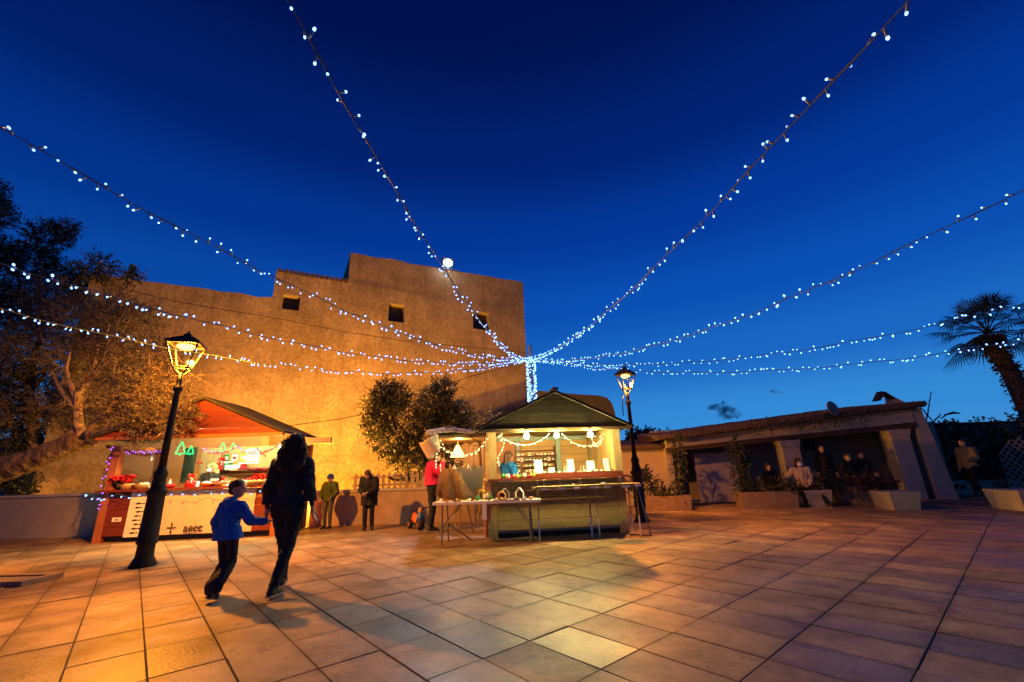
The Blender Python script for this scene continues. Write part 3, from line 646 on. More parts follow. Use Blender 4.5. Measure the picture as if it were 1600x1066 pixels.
for x, y, Y, rd, n in [(250, 640, 9.5, .42, 105), (275, 655, 9.2, .3, 75), (205, 640, 9.9, .45, 85), (230, 600, 9.6, .45, 80), (180, 600, 10.3, .5, 70), (262, 560, 9.5, .35, 40), (165, 545, 10.7, .5, 60), (215, 545, 10.2, .45, 45),
                       (110, 560, 11, .55, 70), (60, 530, 11.6, .7, 90), (120, 500, 11.4, .7, 95), (180, 490, 11.2, .6, 70), (80, 470, 11.9, .7, 90), (20, 560, 11.8, .6, 70), (140, 650, 11.4, .6, 70), (90, 640, 11.7, .6, 75), (225, 500, 11.4, .5, 40), (30, 640, 12, .55, 40), (285, 620, 9.4, .25, 30), (225, 672, 9.5, .3, 50)]:
    sprays(cm, tw, q(x, y, Y + (.35 if Y > 9.6 else -.1)), rd, int(n * (2.0 if Y < 9.7 else 3.0 if Y < 10.4 else 4.4)), rr, L=.065, w=.0105)
cm.build('crown', m_olive, ol); stuff(tw.build('twigs', m_bark, ol))
# slender tree rising behind
t2 = thing('tree', 'slender dark tree rising behind the leaning olive', 'tree')
q2 = lambda x, y, Y=12.8: at(x, y, Y)
tk = MB(); limb(tk, [q2(60, 720), q2(50, 660), q2(44, 605), q2(52, 560), q2(66, 520)], .17, .08, 9, .015, rr); limb(tk, [q2(46, 615), q2(66, 590), q2(80, 560)], .07, .03, 8, .01, rr); limb(tk, [q2(66, 520), q2(60, 460), q2(70, 400)], .08, .02, 8, .02, rr); limb(tk, [q2(60, 520), q2(30, 450), q2(15, 380)], .06, .02, 8, .02, rr)
tk.build('trunk', m_bark, t2, True); cm = MB(); tw = MB()
for x, y, rd, n in [(75, 375, .55, 75), (100, 362, .3, 30), (45, 415, .65, 80), (20, 450, .7, 80), (90, 430, .55, 55), (40, 500, .7, 80), (0, 520, .7, 70), (5, 400, .5, 55), (150, 420, .45, 45), (135, 445, .55, 60), (205, 432, .2, 14), (-20, 580, .8, 70), (-10, 470, .7, 70), (10, 640, .6, 60), (60, 600, .75, 70), (125, 560, .75, 75), (165, 515, .6, 60), (105, 640, .7, 65), (30, 585, .7, 60), (185, 575, .55, 45), (150, 470, .6, 60), (95, 480, .7, 60), (15, 672, .6, 70), (75, 660, .6, 70), (-15, 640, .6, 60), (120, 690, .4, 40), (40, 700, .4, 40)]:
    sprays(cm, tw, q2(x, y, 12.8 + rr.uniform(-.5, .8)), rd, int(n * 4), rr, L=.085, w=.016)
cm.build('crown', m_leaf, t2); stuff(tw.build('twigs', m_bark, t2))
t3 = thing('tree', 'tallest dark tree cut off by the picture edge above the olive', 'tree')
q3 = lambda x, y: at(x, y, 12.2); tk = MB(); limb(tk, [Vector((q3(-95, 700).x, 12.2, 0)), q3(-80, 560), q3(-45, 420), q3(-20, 300)], .2, .04, 9, .02, rr); tk.build('trunk', m_bark, t3, True); cm = MB()
for x, y, rd, n in [(-12, 300, .35, 55), (-5, 335, .42, 70), (-30, 380, .5, 70), (-50, 450, .6, 60)]: sprays(cm, None, q3(x, y), rd, n * 4, rr, L=.085, w=.016)
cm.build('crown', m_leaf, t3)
# olive behind the picket fence
t4 = thing('olive_tree', 'dark two-lobed olive tree behind the picket fence', 'tree')
q4 = lambda x, y, Y=12.6: at(x, y, Y)
tk = MB(); b0 = q4(676, 760); limb(tk, [Vector((b0.x, 12.6, 0)), q4(672, 735), q4(662, 705)], .13, .09, 9, .01, rr); limb(tk, [q4(662, 705), q4(635, 680), q4(612, 650), q4(598, 620)], .07, .02, 8, .01, rr); limb(tk, [q4(662, 705), q4(676, 670), q4(684, 640), q4(690, 615)], .07, .02, 8, .01, rr)
tk.build('trunk', m_bark, t4, True); cm = MB(); tw = MB()
for x, y, rd, n in [(600, 640, .55, 200), (622, 622, .4, 95), (588, 665, .35, 80), (612, 690, .48, 120), (628, 715, .4, 70), (600, 610, .25, 40), (680, 640, .6, 220), (705, 650, .45, 120), (690, 612, .35, 75), (668, 675, .5, 130), (712, 680, .4, 80), (650, 700, .45, 90), (685, 715, .5, 110), (645, 655, .25, 35), (725, 655, .3, 40), (700, 740, .35, 50), (660, 740, .35, 45)]:
    sprays(cm, tw, q4(x, y, 12.6 + rr.uniform(-.3, .3)), rd, int(n * 1.7), rr, L=.08, w=.016, per=12)
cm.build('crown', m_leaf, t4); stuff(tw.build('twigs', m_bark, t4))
t5 = thing('olive_tree', 'small thin olive beside the craft stall roof', 'tree')
tk = MB(); b0 = at(752, 760, 13.2); limb(tk, [Vector((b0.x, 13.2, 0)), at(750, 700, 13.2), at(748, 665, 13.2)], .06, .02, 7, .01, rr); tk.build('trunk', m_bark, t5, True); cm = MB()
for x, y, rd, n in [(746, 662, .3, 50), (760, 650, .22, 28), (735, 675, .25, 30), (750, 690, .3, 35)]: sprays(cm, None, at(x, y, 13.2), rd, n, rr, L=.075, w=.012)
cm.build('crown', m_olive, t5)
def shrub(label, pts, L=.05, w=.016, m=None, name='shrub', per=9, base=None, tl=.18):
    t = thing(name, label, name.replace('_', ' ')); cm = MB(); st = MB()
    for (p, rd, n) in pts: sprays(cm, None, p, rd, n, rr, L=L, w=w, per=per, tl=tl)
    b = base if base is not None else Vector((pts[0][0].x, pts[0][0].y, pts[0][0].z - pts[0][1]))
    for (p, rd, n) in pts: st.tube([b, b.lerp(p, .6) + rdir(rr) * .03, p], [.014, .01, .006], 5)
    st.build('stem', m_bark, t); cm.build('foliage', m or m_leaf, t); return t
shrub('dark shrub at the foot of the leaning olive trunk', [(at(18, 752, 11.6), .34, 120), (at(-10, 745, 11.6), .34, 110), (at(42, 762, 11.6), .26, 80), (at(8, 728, 11.8), .25, 60)], L=.07, w=.016)
# spiky plant behind the fence
sp = thing('agave_plant', 'spiky leaved plant above the picket fence', 'plant', at(640, 752, 11.9)); cm = MB()
for k in range(46):
    a = rr.uniform(0, 2 * PI); L = rr.uniform(.25, .5); e = rr.uniform(.35, 1.3); d = Vector((math.cos(a) * math.cos(e), math.sin(a) * math.cos(e), math.sin(e))); s = d.cross(Vector((0, 0, 1))).normalized() * .02; p = Vector((rr.uniform(-.55, .55), rr.uniform(-.1, .1), 0)); cm.add([p - s, p + s, p + d * L * .6 + s * .7, p + d * L - Vector((0, 0, .05)), p + d * L * .6 - s * .7], [(0, 1, 2, 3, 4)])
cm.build('leaves', m_leaf, sp)
# porch plants
Q = lambda x, y, Y: at(x, y, Y)
shrub('climbing vine trained up the near end of the cottage wall', [(Q(1060, 690 + 13 * k, 12.6), .13, 26) for k in range(8)], name='climbing_vine', m=m_leaf2, base=Q(1062, 790, 12.6))
shrub('bushy climbing vine rising from the second planter to the porch beam', [(Q(1146 + 3 * k, 692 + 12 * k, 12.35), .16 + .012 * k, 34) for k in range(8)], name='climbing_vine', m=m_leaf2, base=Q(1172, 785, 12.5))
shrub('round clipped bush in a pot behind the street lamp', [(Q(1003, 752, 11.2), .3, 170)], m=m_leaf, per=10, base=Q(1003, 800, 11.2))
shrub('small mounded bush in the long planter', [(Q(1030, 768, 12.55), .2, 70), (Q(1042, 772, 12.55), .16, 40)], m=m_leaf)
shrub('low bushes in the planter beside the seated woman', [(Q(1185, 765, 12.3), .2, 60), (Q(1215, 758, 12.2), .22, 70), (Q(1238, 762, 12.1), .2, 60)], m=m_leaf)
shrub('leafy green bush behind the bench where people sit', [(Q(1305, 752, 12.2), .25, 80), (Q(1285, 755, 12.3), .2, 50)], m=m_leaf)
shrub('red-leaved bush in the planter against the porch pier', [(Q(1362, 752, 11.7), .22, 80), (Q(1385, 757, 11.6), .2, 60), (Q(1340, 757, 11.8), .2, 60)], m=m_redleaf)
iv = shrub('mass of ivy hanging over the dark wall', [(Vector((13.0 + .62 * k + rr.uniform(-.2, .2), 14.25, z + rr.uniform(-.15, .15))), .42, 50) for k in range(14) for z in (.5, 1.15, 1.8)], name='ivy', m=m_leaf2, L=.08, w=.03, base=Vector((16, 14.3, 0)))
bl = shrub('hanging creeper along the porch fascia above the beam', [(Q(1180 + 24 * k, 668 - 2.6 * k, 12.7), .14, 16) for k in range(8)], name='creeper', m=m_leaf2, base=Q(1280, 660, 12.8))
# whip-like stems on the wall
ws = thing('ocotillo_plant', 'bare whip-like stems standing above the ivy wall', 'plant', (0, 0, 0))
for pts in ([(1462, 664), (1450, 650), (1438, 636), (1425, 628)], [(1445, 662), (1449, 650), (1455, 612)], [(1444, 664), (1440, 655), (1436, 640)], [(1456, 664), (1462, 655), (1470, 648)]):
    mbx = MB(); P = [at(x, y, 14.6) for x, y in pts]; mbx.tube(P, [.02, .018, .014, .008][:len(P)], 5)
    for a, b in zip(P, P[1:]):
        for k in range(14): leaf_quad(mbx, a.lerp(b, rr.random()), rdir(rr), .07, .014, rr)
    mbx.build('stem', m_leaf2, ws)
mbx = MB(); mbx.tube([at(1470, 655, 14.6), at(1478, 648, 14.6), at(1490, 645, 14.6), at(1500, 646, 14.6)], [.01, .03, .045, .02], 6); mbx.build('flower_stalk', m_leaf2, ws)
# ------------------------------------------------------------------ fan palm
YP = 15.6
pt = lambda x, y: at(x, y, YP)
palm = thing('palm_tree', 'tall fan palm with a shaggy trunk dark against the sky', 'palm')
tk = MB(); P = [Vector((pt(1660, 760).x, YP, 0)), pt(1640, 720), pt(1608, 640), pt(1577, 580), pt(1556, 548), pt(1545, 528)]
tk.tube(P, [.34, .32, .30, .25, .25, .16], 14)
for k in range(700):
    i = rr.randrange(len(P) - 1); p = P[i].lerp(P[i + 1], rr.random()); d = rdir(rr); d.z = 0; d.normalize(); leaf_quad(tk, p + d * .24, d * .5 + Vector((0, 0, -.7 + rr.random() * 1.1)), .2, .035, rr)
tk.build('trunk', m_palmbark, palm)
hub = pt(1543, 520)
fr = random.Random(5)
for k in range(28):
    az = k * 2.399963; el = R_(80 - 118 * (k / 27) ** .9) + fr.uniform(-.1, .1)
    d = Vector((math.cos(az) * math.cos(el), math.sin(az) * math.cos(el), math.sin(el))); L = fr.uniform(.8, 1.1); tip = hub + d * L + Vector((0, 0, -.05))
    mb = MB(); mb.tube([hub, hub + d * L * .5 + Vector((0, 0, .02)), tip], [.025, .018, .014], 5)
    s = d.cross(Vector((0, 0, 1)) if abs(d.z) < .95 else Vector((1, 0, 0))).normalized(); upv = s.cross(d).normalized()
    nf = 22; fl_ = fr.uniform(.8, 1.0)
    for j in range(nf):
        a = R_(-125 + 250 * j / (nf - 1)) * .8; dd = (d * math.cos(a) + s * math.sin(a)).normalized(); ln = fl_ * (1 - .28 * abs(a) / 2)
        w = dd.cross(upv).normalized() * .026; mid = tip + dd * ln * .55; e = tip + dd * ln + Vector((0, 0, -.16 - .12 * fr.random()))
        mb.add([tip, mid + w, e, mid - w], [(0, 1, 2, 3)])
    mb.build('frond', m_palm, palm)
sk = MB()
for k in range(260):
    d = rdir(fr); d.z = -abs(d.z) - .5; d.normalize(); p = hub + Vector((fr.uniform(-.2, .2), fr.uniform(-.2, .2), -.1)); leaf_quad(sk, p + Vector((d.x, d.y, 0)) * .15, d, fr.uniform(.3, .6), .03, fr)
sk.build('dead_frond_skirt', m_palmbark, palm)
# far trees behind the cottage, cloud puffs
for x, y, rd, lab in ((1000, 690, 1.1, 'dark far tree nearest the craft stall roof'), (1018, 684, .9, 'dark far tree with a pointed top beyond the cottage'), (1040, 690, .8, 'dark far tree over the cottage roof end')):
    t = thing('tree', lab, 'tree'); p = at(x, y + 6, 26); cm = MB(); sprays(cm, None, p, rd * .75, 150, rr, L=.22, w=.06, per=8, tl=.4); cm.build('crown', m_redleaf, t); MB().tube([Vector((p.x, 26, 0)), p], [.15, .05], 6).build('trunk', m_bark, t)
def cloudmat():
    m = bpy.data.materials.new('cloud vapour'); m.use_nodes = True; t = m.node_tree; t.nodes.clear()
    o = N(t, 'ShaderNodeOutputMaterial'); v = N(t, 'ShaderNodeVolumePrincipled'); v.inputs['Color'].default_value = (.25, .34, .55, 1)
    c = N(t, 'ShaderNodeTexCoord'); n = N(t, 'ShaderNodeTexNoise'); n.inputs['Scale'].default_value = .16; n.inputs['Detail'].default_value = 4; t.links.new(c.outputs['Object'], n.inputs[0])
    r = N(t, 'ShaderNodeMapRange'); r.inputs[1].default_value = .38; r.inputs[2].default_value = .66; r.inputs[3].default_value = 0; r.inputs[4].default_value = .42
    t.links.new(n.outputs[0], r.inputs[0]); t.links.new(r.outputs[0], v.inputs['Density']); t.links.new(v.outputs[0], o.inputs['Volume']); return m
m_cloud = cloudmat()
def cloud(label, pts, Y):
    mb = MB()
    for x, y, r in pts:
        mb.ball(at(x, y, Y), (r * Y / 640, r * Y / 640 * .7, r * Y / 640 * .7), 10, 7)
        for _ in range(7): mb.ball(at(x + rr.gauss(0, r * .75), y + rr.gauss(0, r * .4), Y), (r * Y / 640 * rr.uniform(.2, .5),) * 3, 8, 6)
    o = smooth_blob('cloud', mb, m_cloud, None, Y * .0013, 6, Y * .001, Y * .006); structure(o)
cloud('', [(1112, 637, 6), (1122, 636, 8), (1134, 638, 9), (1146, 643, 8), (1155, 648, 5), (1128, 646, 7), (1140, 651, 7), (1126, 652, 4), (1150, 648, 6)], 400)
cloud('', [(1207, 611, 4), (1213, 612, 4), (1219, 613, 3)], 420)
# ------------------------------------------------------------------ street lamps
def street_lamp(label, p, H, rz, col, energy, far_, rr_=.70, hw_=.84):
    t = thing('street_lamp', label, 'street lamp', p, rz, 'lantern street lamps'); k = H / 3.75
    b = MB(); b.lathe([(r_ * (rr_ if z_ < .33 else rr_ * 1.2), z_) for r_, z_ in [(.24, 0), (.245, .03), (.20, .09), (.165, .14), (.16, .30), (.172, .31), (.172, .335), (.155, .35), (.135, .98), (.142, 1.0), (.165, 1.05), (.165, 1.08), (.125, 1.10), (.115, 1.16), (.098, 1.26), (.112, 1.30), (.112, 1.36), (.08, 1.39), (.072, 1.45)]], 32, flute=.03)
    b.build('base', m_iron, t, True)
    b = MB()
    zt = 3.52 * k; zb = zt - .46 * k * (.4 + .6 * hw_); hb, ht = .125 * hw_, .27 * hw_
    b = MB(); b.lathe([(r_ * (.25 + .75 * rr_), z_ if z_ < 2 else 2 + (z_ - 2) * (zb - .10 - 2) / .93) for r_, z_ in [(.07, 1.45), (.064, 2.0), (.055, 2.62), (.085, 2.66), (.09, 2.70), (.058, 2.73), (.05, 2.80), (.046, 2.93)]], 24); b.build('pole', m_iron, t, True)
    b = MB()
    for s in range(4):
        a = PI / 4 + s * PI / 2; b.tube([(0, 0, zb - .14), (.07 * hw_ * math.cos(a), .07 * hw_ * math.sin(a), zb - .11), (.14 * hw_ * math.cos(a), .14 * hw_ * math.sin(a), zb - .045), (hb * 1.414 * math.cos(a), hb * 1.414 * math.sin(a), zb)], .014, 6)
    b.build('cradle', m_iron, t, True)
    f = MB()
    cs = lambda h, z: [Vector((h, h, z)), Vector((-h, h, z)), Vector((-h, -h, z)), Vector((h, -h, z))]
    B, T = cs(hb, zb), cs(ht, zt)
    for i in range(4):
        f.tube([B[i], T[i]], .012, 6); f.tube([B[i], B[(i + 1) % 4]], .016, 6); f.tube([T[i], T[(i + 1) % 4]], .02, 6)
    f.build('lantern_frame', m_iron, t)
    for i in range(4):
        g = MB(); i2 = (i + 1) % 4; g.add([B[i] * .98 + Vector((0, 0, .02)), B[i2] * .98 + Vector((0, 0, .02)), T[i2] * .985, T[i] * .985], [(0, 1, 2, 3)]); g.build('glass_pane', m_glass, t)
    r = MB(); r.lathe([((ht + .025) * 1.414, zt), ((ht + .015) * 1.414, zt + .025), (.24 * hw_, zt + .10), (.10 * hw_, zt + .15), (.08 * hw_, zt + .19), (.02, zt + .21), (.02, zt + .24), (.005, zt + .26)], 4, twist=PI / 4); r.build('roof_cap', m_iron, t)
    e = MB(); e.lathe([(.02, zt - .085), (.12 * hw_, zt - .075), (.165 * hw_, zt - .035), (.15 * hw_, zt - .018)], 20); e.build('lens', e_sod, t, True)
    L = bpy.data.lights.new('lamp_light', 'POINT'); L.energy = energy; L.color = col; L.shadow_soft_size = .05; optic(L, far_)
    o = bpy.data.objects.new('lamp_light', L); COL.objects.link(o); o.parent = t; o.location = (0, 0, zt - .13)
    return t
street_lamp('black lantern street lamp lit orange before the planked charity stall', LAMP_A, 3.72, R_(22), SODIUM_A, E_LAMP_A, [(-1, .5), (-.8, 1), (-.5, .85), (-.3, .55), (-.16, 1.15), (.06, 1.2), (.25, .25), (1, 0)])
lb = street_lamp('black lantern street lamp lit orange beside the craft stall', LAMP_B, 3.6, R_(48), SODIUM_B, E_LAMP_B, [(-1, .5), (-.8, 1), (-.6, .8), (-.4, .45), (-.2, .2), (-.05, .06), (.3, .01), (1, 0)], .68, .66)
w = MB(); w.tube([(-.05, 0, 2.95), (-.25, .02, 2.75), (-.32, .0, 2.5), (-.28, .02, 2.35)], .012, 5); o = w.build('loose_wire', m_cable, lb)

# ------------------------------------------------------------------ strands of fairy lights from the wrapped pole
PT = at(829, 561, 13.3)
pole = thing('light_pole', 'slim pole thickly wrapped in white fairy lights behind the craft stall', 'light pole', (PT.x, PT.y, 0))
b = MB(); b.tube([(0, 0, 0), (0, 0, PT.z + .1)], .05, 10); b.build('mast', m_steel, pole)
b = MB(); b.tube([(0, 0, PT.z + .1), (0, 0, PT.z + .42)], .06, 10); b.tube([(0, 0, PT.z + .42), (0, 0, PT.z + .45)], .065, 10); b.build('top_cap', m_cap2, pole)
def bulb_mesh(name, tip, L=.05, r=.011, tr=.0155):
    b = MB(); b.tube([(0, 0, 0), (0, 0, L)], [r * .8, r], 6, 0); b.ball((0, 0, L + tr * .9), (tr, tr, tr * 1.35), 6, 4, 1); return b.mesh(name, [m_cap2, tip], True)
bulb_near = bulb_mesh('bulb', e_white, .05, .0085, .0095); bulb_far = bulb_mesh('bulb', e_white, .04, .009, .0135); bulb_warm = bulb_mesh('bulb', e_warm, .015, .006, .0078)
rb = random.Random(9)
def hang(me, p, d, par, s=1.0):
    o = put('bulb', me, par, p); o.rotation_mode = 'QUATERNION'; o.rotation_quaternion = d.to_track_quat('Z', 'Y'); o.scale = (s, s, s); return o
for k in range(290):
    z = PT.z - rb.random() ** 1.1 * 1.75; a = rb.uniform(0, 2 * PI); d = Vector((math.cos(a), math.sin(a), rb.uniform(-.6, .6))).normalized()
    hang(bulb_far, Vector((math.cos(a) * .06, math.sin(a) * .06, z)), d, pole, 1.55)
w = MB(); w.tube([(math.cos(k * .5) * .06, math.sin(k * .5) * .06, PT.z - 1.8 + k * .014) for k in range(130)], .006, 4, cap=False); w.build('wire', m_wire, pole)
STR = [((-5.06, 1.24, 4.5), .82, 'white fairy light strand dipping past the tiled step of the church wall'),
       ((-8.26, 2.05, 4.5), .98, 'white fairy light strand passing just above the lantern by the planked stall'),
       ((-9.91, 4.49, 4.5), 1.08, 'lowest white fairy light strand on the church wall, crossing the lantern glass'),
       ((-1.66, -.33, 4.5), .98, 'white fairy light strand rising steeply past the floodlight on the church'),
       ((3.18, -4.31, 4.5), .99, 'white fairy light strand climbing steeply over bare sky away from the church'),
       ((6.71, .66, 4.5), 1.07, 'white fairy light strand slanting over open sky above the palm'),
       ((13.95, 3.74, 5.2), 1.36, 'white fairy light strand crossing in front of the palm crown'),
       ((15.49, 5.62, 4.5), 1.30, 'lowest white fairy light strand, over the lit lamp and across the palm trunk')]
for (B, sag, lab) in STR:
    B = Vector(B); t = thing('string_light', lab, 'string lights', PT, 0, 'strands of white fairy lights'); D = B - PT
    P = lambda s: D * s - Vector((0, 0, sag * 4 * s * (1 - s)))
    wv = rb.uniform(0, 6)
    J = lambda s: P(s) + Vector((0, 0, .012 * math.sin(s * 60 + wv)))
    w = MB(); w.tube([J(k / 90) for k in range(91)], .0052, 5, cap=False); w.tube([J(k / 90) + Vector((.009 * math.sin(k * 1.3), .009 * math.cos(k * 1.3), .004)) for k in range(91)], .0035, 4, cap=False); w.build('wire', m_wire, t)
    L = D.length; s = .03 / L
    while s < .985:
        p = J(s); d = (Vector((rb.uniform(-1, 1), rb.uniform(-1, 1), rb.choice([-1.2, -1, -.7, .6, .9])))).normalized()
        near = (PT + p - cP).length < 7.5
        hang(bulb_near if near else bulb_far, p, d, t, rb.uniform(.85, 1.15))
        s += (rb.uniform(.035, .08) if s * L < 3 else rb.uniform(.045, .145)) / L
def cable(label, pts, r=.012):
    P = [Vector(p) for p in pts]; m_ = MB(); out = []
    for a, b in zip(P, P[1:]):
        for k in range(6): out.append(a.lerp(b, k / 6))
    out.append(P[-1]); m_.tube(out, r, 5); tag(m_.build('cable', m_cable), label, 'cable')
op = lambda x, y, d=1.2: onplane(x, y, ORG - wn * d, wn)
cable('black cable sagging across the upper church wall to the light pole', [op(150, 437), op(205, 455), op(280, 472), op(360, 486), op(430, 497), op(540, 519), op(640, 534), op(740, 543), PT + Vector((-.05, 0, .2))])
cable('black cable rising from the planked stall roof to the light pole', [at(430, 668, 10.5), at(470, 663, 10.8), at(530, 655, 11.3), at(580, 645, 11.7), at(650, 621, 12.2), at(730, 590, 12.8), PT + Vector((-.05, 0, -.05))], .01)
# ------------------------------------------------------------------ planked charity stall
OA = Vector((-9.12, 9.80, 0)); RA = math.atan2(.18, 3.85); WA, DA = 3.85, 1.35
sa = thing('market_stall', 'red-brown planked charity stall with a gable roof and cream banner', 'market stall', OA, RA, 'market stalls')
MA = Matrix.Translation(OA) @ Matrix.Rotation(RA, 4, 'Z')
def A(x, y, z): return MA @ Vector((x, y, z))
def AP(px, py, yl):                 # a point of the photograph on the stall's own plane y = yl
    n = MA.to_3x3() @ Vector((0, 1, 0)); return onplane(px, py, A(0, yl, 0), n)
def AC(px, yl, z):                  # the place on height z and depth yl under a column of the photograph
    p = MA.inverted() @ AP(px, 720, yl); q_ = MA.inverted() @ AP(px, 760, yl); t_ = (z - p.z) / (q_.z - p.z); return MA @ Vector((p.x + (q_.x - p.x) * t_, yl, z))
for x, y in ((.07, .07), (WA - .07, .07), (.07, DA), (WA - .07, DA)):
    MB().box((x - .08, y - .08, 0), (x + .08, y + .08, 2.02)).build('post', m_redpost, sa)
for k in range(5):
    MB().box((.16, .0 + random.uniform(-.004, .004), .13 + .178 * k), (WA - .16, .035, .13 + .178 * (k + 1) - .008)).build('plank', m_redwood, sa)
MB().box((.1, .1, .0), (WA - .1, DA, .12)).build('plinth', m_dark, sa)
MB().box((-.06, -.16, 1.03), (WA + .06, .48, 1.075)).build('counter', m_redwood, sa)
MB().box((.16, .02, .0), (.17, DA, 1.02)).build('side_board', m_redwood, sa)
# gable
oh = .40
iM = MA.inverted(); gl, gr, ga = iM @ AP(156, 675, -oh), iM @ AP(441, 684, -oh), iM @ AP(322, 625, -oh)
GZ = (gl.z + gr.z) / 2; AZ = ga.z; gx0, gx1, gxa = gl.x, gr.x, ga.x
for k in range(6):
    z0 = GZ + (AZ - GZ) * k / 6; z1 = GZ + (AZ - GZ) * (k + 1) / 6 - .006
    xl = lambda z: gx0 + (gxa - gx0) * (z - GZ) / (AZ - GZ); xr = lambda z: gx1 + (gxa - gx1) * (z - GZ) / (AZ - GZ)
    MB().prism([(xl(z0), -oh, z0), (xr(z0), -oh, z0), (xr(z1), -oh, z1), (xl(z1), -oh, z1)], (0, .03, 0)).build('gable_plank', m_redwood, sa)
MB().box((gx0 - .02, -oh - .05, GZ - .07), (gx1 + .02, -oh + .05, GZ - .003)).build('eave_beam', m_redpost, sa)
for x in (gx0, gx1):
    a = Vector((gxa, -oh - .08, AZ + .012)); b_ = Vector((x + (x - gxa) * .04, -oh - .08, GZ - .03))
    MB().prism([a, b_, b_ + Vector((0, 0, .05)), a + Vector((0, 0, .055))], (0, DA + oh, 0)).build('roof_slope', m_roofdk, sa)
for k in range(11):
    z = .13 + .172 * k; MB().box((1.15, DA + .0, z), (WA - .15, DA + .03, z + .165)).build('back_plank', m_tanwood, sa)
for k in range(5):
    y = .25 + .2 * k; MB().box((WA - .13, y, .1), (WA - .10, y + .192, 2.0)).build('side_plank', m_tanv, sa)
for k in range(5):
    x = .72 + .085 * k; MB().box((x, 1.25 - .05 * k, 1.05), (x + .078, 1.28 - .05 * k, 2.02)).build('shutter_board', m_greenwood, sa)
for k in range(3):
    x = 1.22 + .16 * k; MB().box((x, 1.15, 1.0), (x + .152, 1.18, 2.0)).build('partition_board', m_tanv, sa)
MB().box((-.1, -.1, 1.98), (.0, DA + .2, 2.05)).build('wall_plate', m_redpost, sa)
MB().box((WA - .2, .35, 1.97), (WA + .85, .44, 2.11)).build('prop_beam', m_tanwood, sa)
MB().box((2.05, DA - .35, 1.42), (3.55, DA - .01, 1.45)).build('shelf', m_tanwood, sa)
MB().box((2.5, .80, .95), (3.6, DA - .32, .98)).build('back_counter', m_tanwood, sa)
lt = thing('tube_lamp', 'glaring white tube lamp under the planked stall roof', 'lamp', MA @ Vector((2.55, -.25, GZ + .03)), RA)
MB().box((-.62, -.04, .03), (.62, .04, .07)).build('housing', m_whitep, lt); b = MB(); b.tube([(-.6, 0, 0), (.6, 0, 0)], .022, 8); b.build('tube', e_led, lt, True)
ll = thing('spot_lamp', 'small glaring spot lamp at the stall corner post', 'lamp', MA @ Vector((WA - .25, .25, 1.93)), RA); b = MB(); b.ball((0, 0, 0), .04, 10, 7); b.build('bulb', e_led, ll, True); MB().box((-.03, -.01, .03), (.03, .05, .09)).build('holder', m_blackm, ll)
# banner, poster, plate
bn = thing('banner', 'cream charity banner with cross emblem and dark lettering on the stall front', 'banner', A(1.02, -.02, .0), RA)
b = MB(); n = 24
for k in range(n):
    x0, x1 = 2.28 * k / n, 2.28 * (k + 1) / n; f = lambda x: -.012 * math.sin(x * 5) - .006 * math.sin(x * 17)
    b.add([(x0, f(x0), .12), (x1, f(x1), .12), (x1, f(x1) * .4, 1.02), (x0, f(x0) * .4, 1.02)], [(0, 1, 2, 3)]); b.add([(x0, f(x0) + .004, .12), (x1, f(x1) + .004, .12), (x1, f(x1) * .4 + .004, 1.02), (x0, f(x0) * .4 + .004, 1.02)], [(3, 2, 1, 0)])
b.build('sheet', m_banner, bn, True)
text('aecc', .225, m_ink, bn, (1.06, -.026, .17), (PI / 2, 0, 0), offset=.004)
cx, cz, y = .60, .25, -.026
e = MB()
def pol(P): e.prism([(cx + a * .65, y, cz + b * .65) for a, b in P], (0, .004, 0))
pol([(-.017, -.10), (.017, -.10), (.017, .12), (-.017, .12)]); pol([(-.11, .0), (-.0172, .0), (-.0172, .03), (-.11, .03)]); pol([(.0172, .0), (.11, .0), (.11, .03), (.0172, .03)])
pol([(-.045, -.1001), (0, -.20), (.045, -.1001)]); pol([(-.035, .1201), (.035, .1201), (0, .185)]); pol([(-.1101, -.02), (-.1101, .05), (-.15, .015)]); pol([(.1101, -.02), (.15, .015), (.1101, .05)])
e.build('cross_emblem', m_ink, bn)
ps = thing('poster', 'narrow white paper strip with a column of black fish-like marks', 'poster', A(.62, -.012, .0), RA)
MB().box((0, -.006, .1), (.36, 0, 1.0)).build('sheet', m_paper, ps)
for k in range(8):
    z = .18 + .085 * k; s = 1 if k % 2 else .85
    mk = MB(); c = .2 + .02 * (k % 3)
    mk.prism([(c - .1 * s, -.008, z), (c - .03, -.008, z + .022), (c + .06 * s, -.008, z + .006), (c + .1 * s, -.008, z + .02), (c + .1 * s, -.008, z - .02), (c + .06 * s, -.008, z - .006), (c - .03, -.008, z - .022)], (0, .002, 0)); mk.build('fish_mark', m_ink, ps)
pl = thing('notice_plate', 'small white plate with a dark mark on the red planks', 'sign', A(.32, -.012, .42), RA)
MB().box((0, -.006, 0), (.19, .0, .085)).build('plate', m_paper, pl); b = MB(); b.prism([(.05, -.008, .03), (.09, -.008, .055), (.13, -.008, .04), (.12, -.008, .025)], (0, .002, 0)); b.build('mark', m_ink, pl)
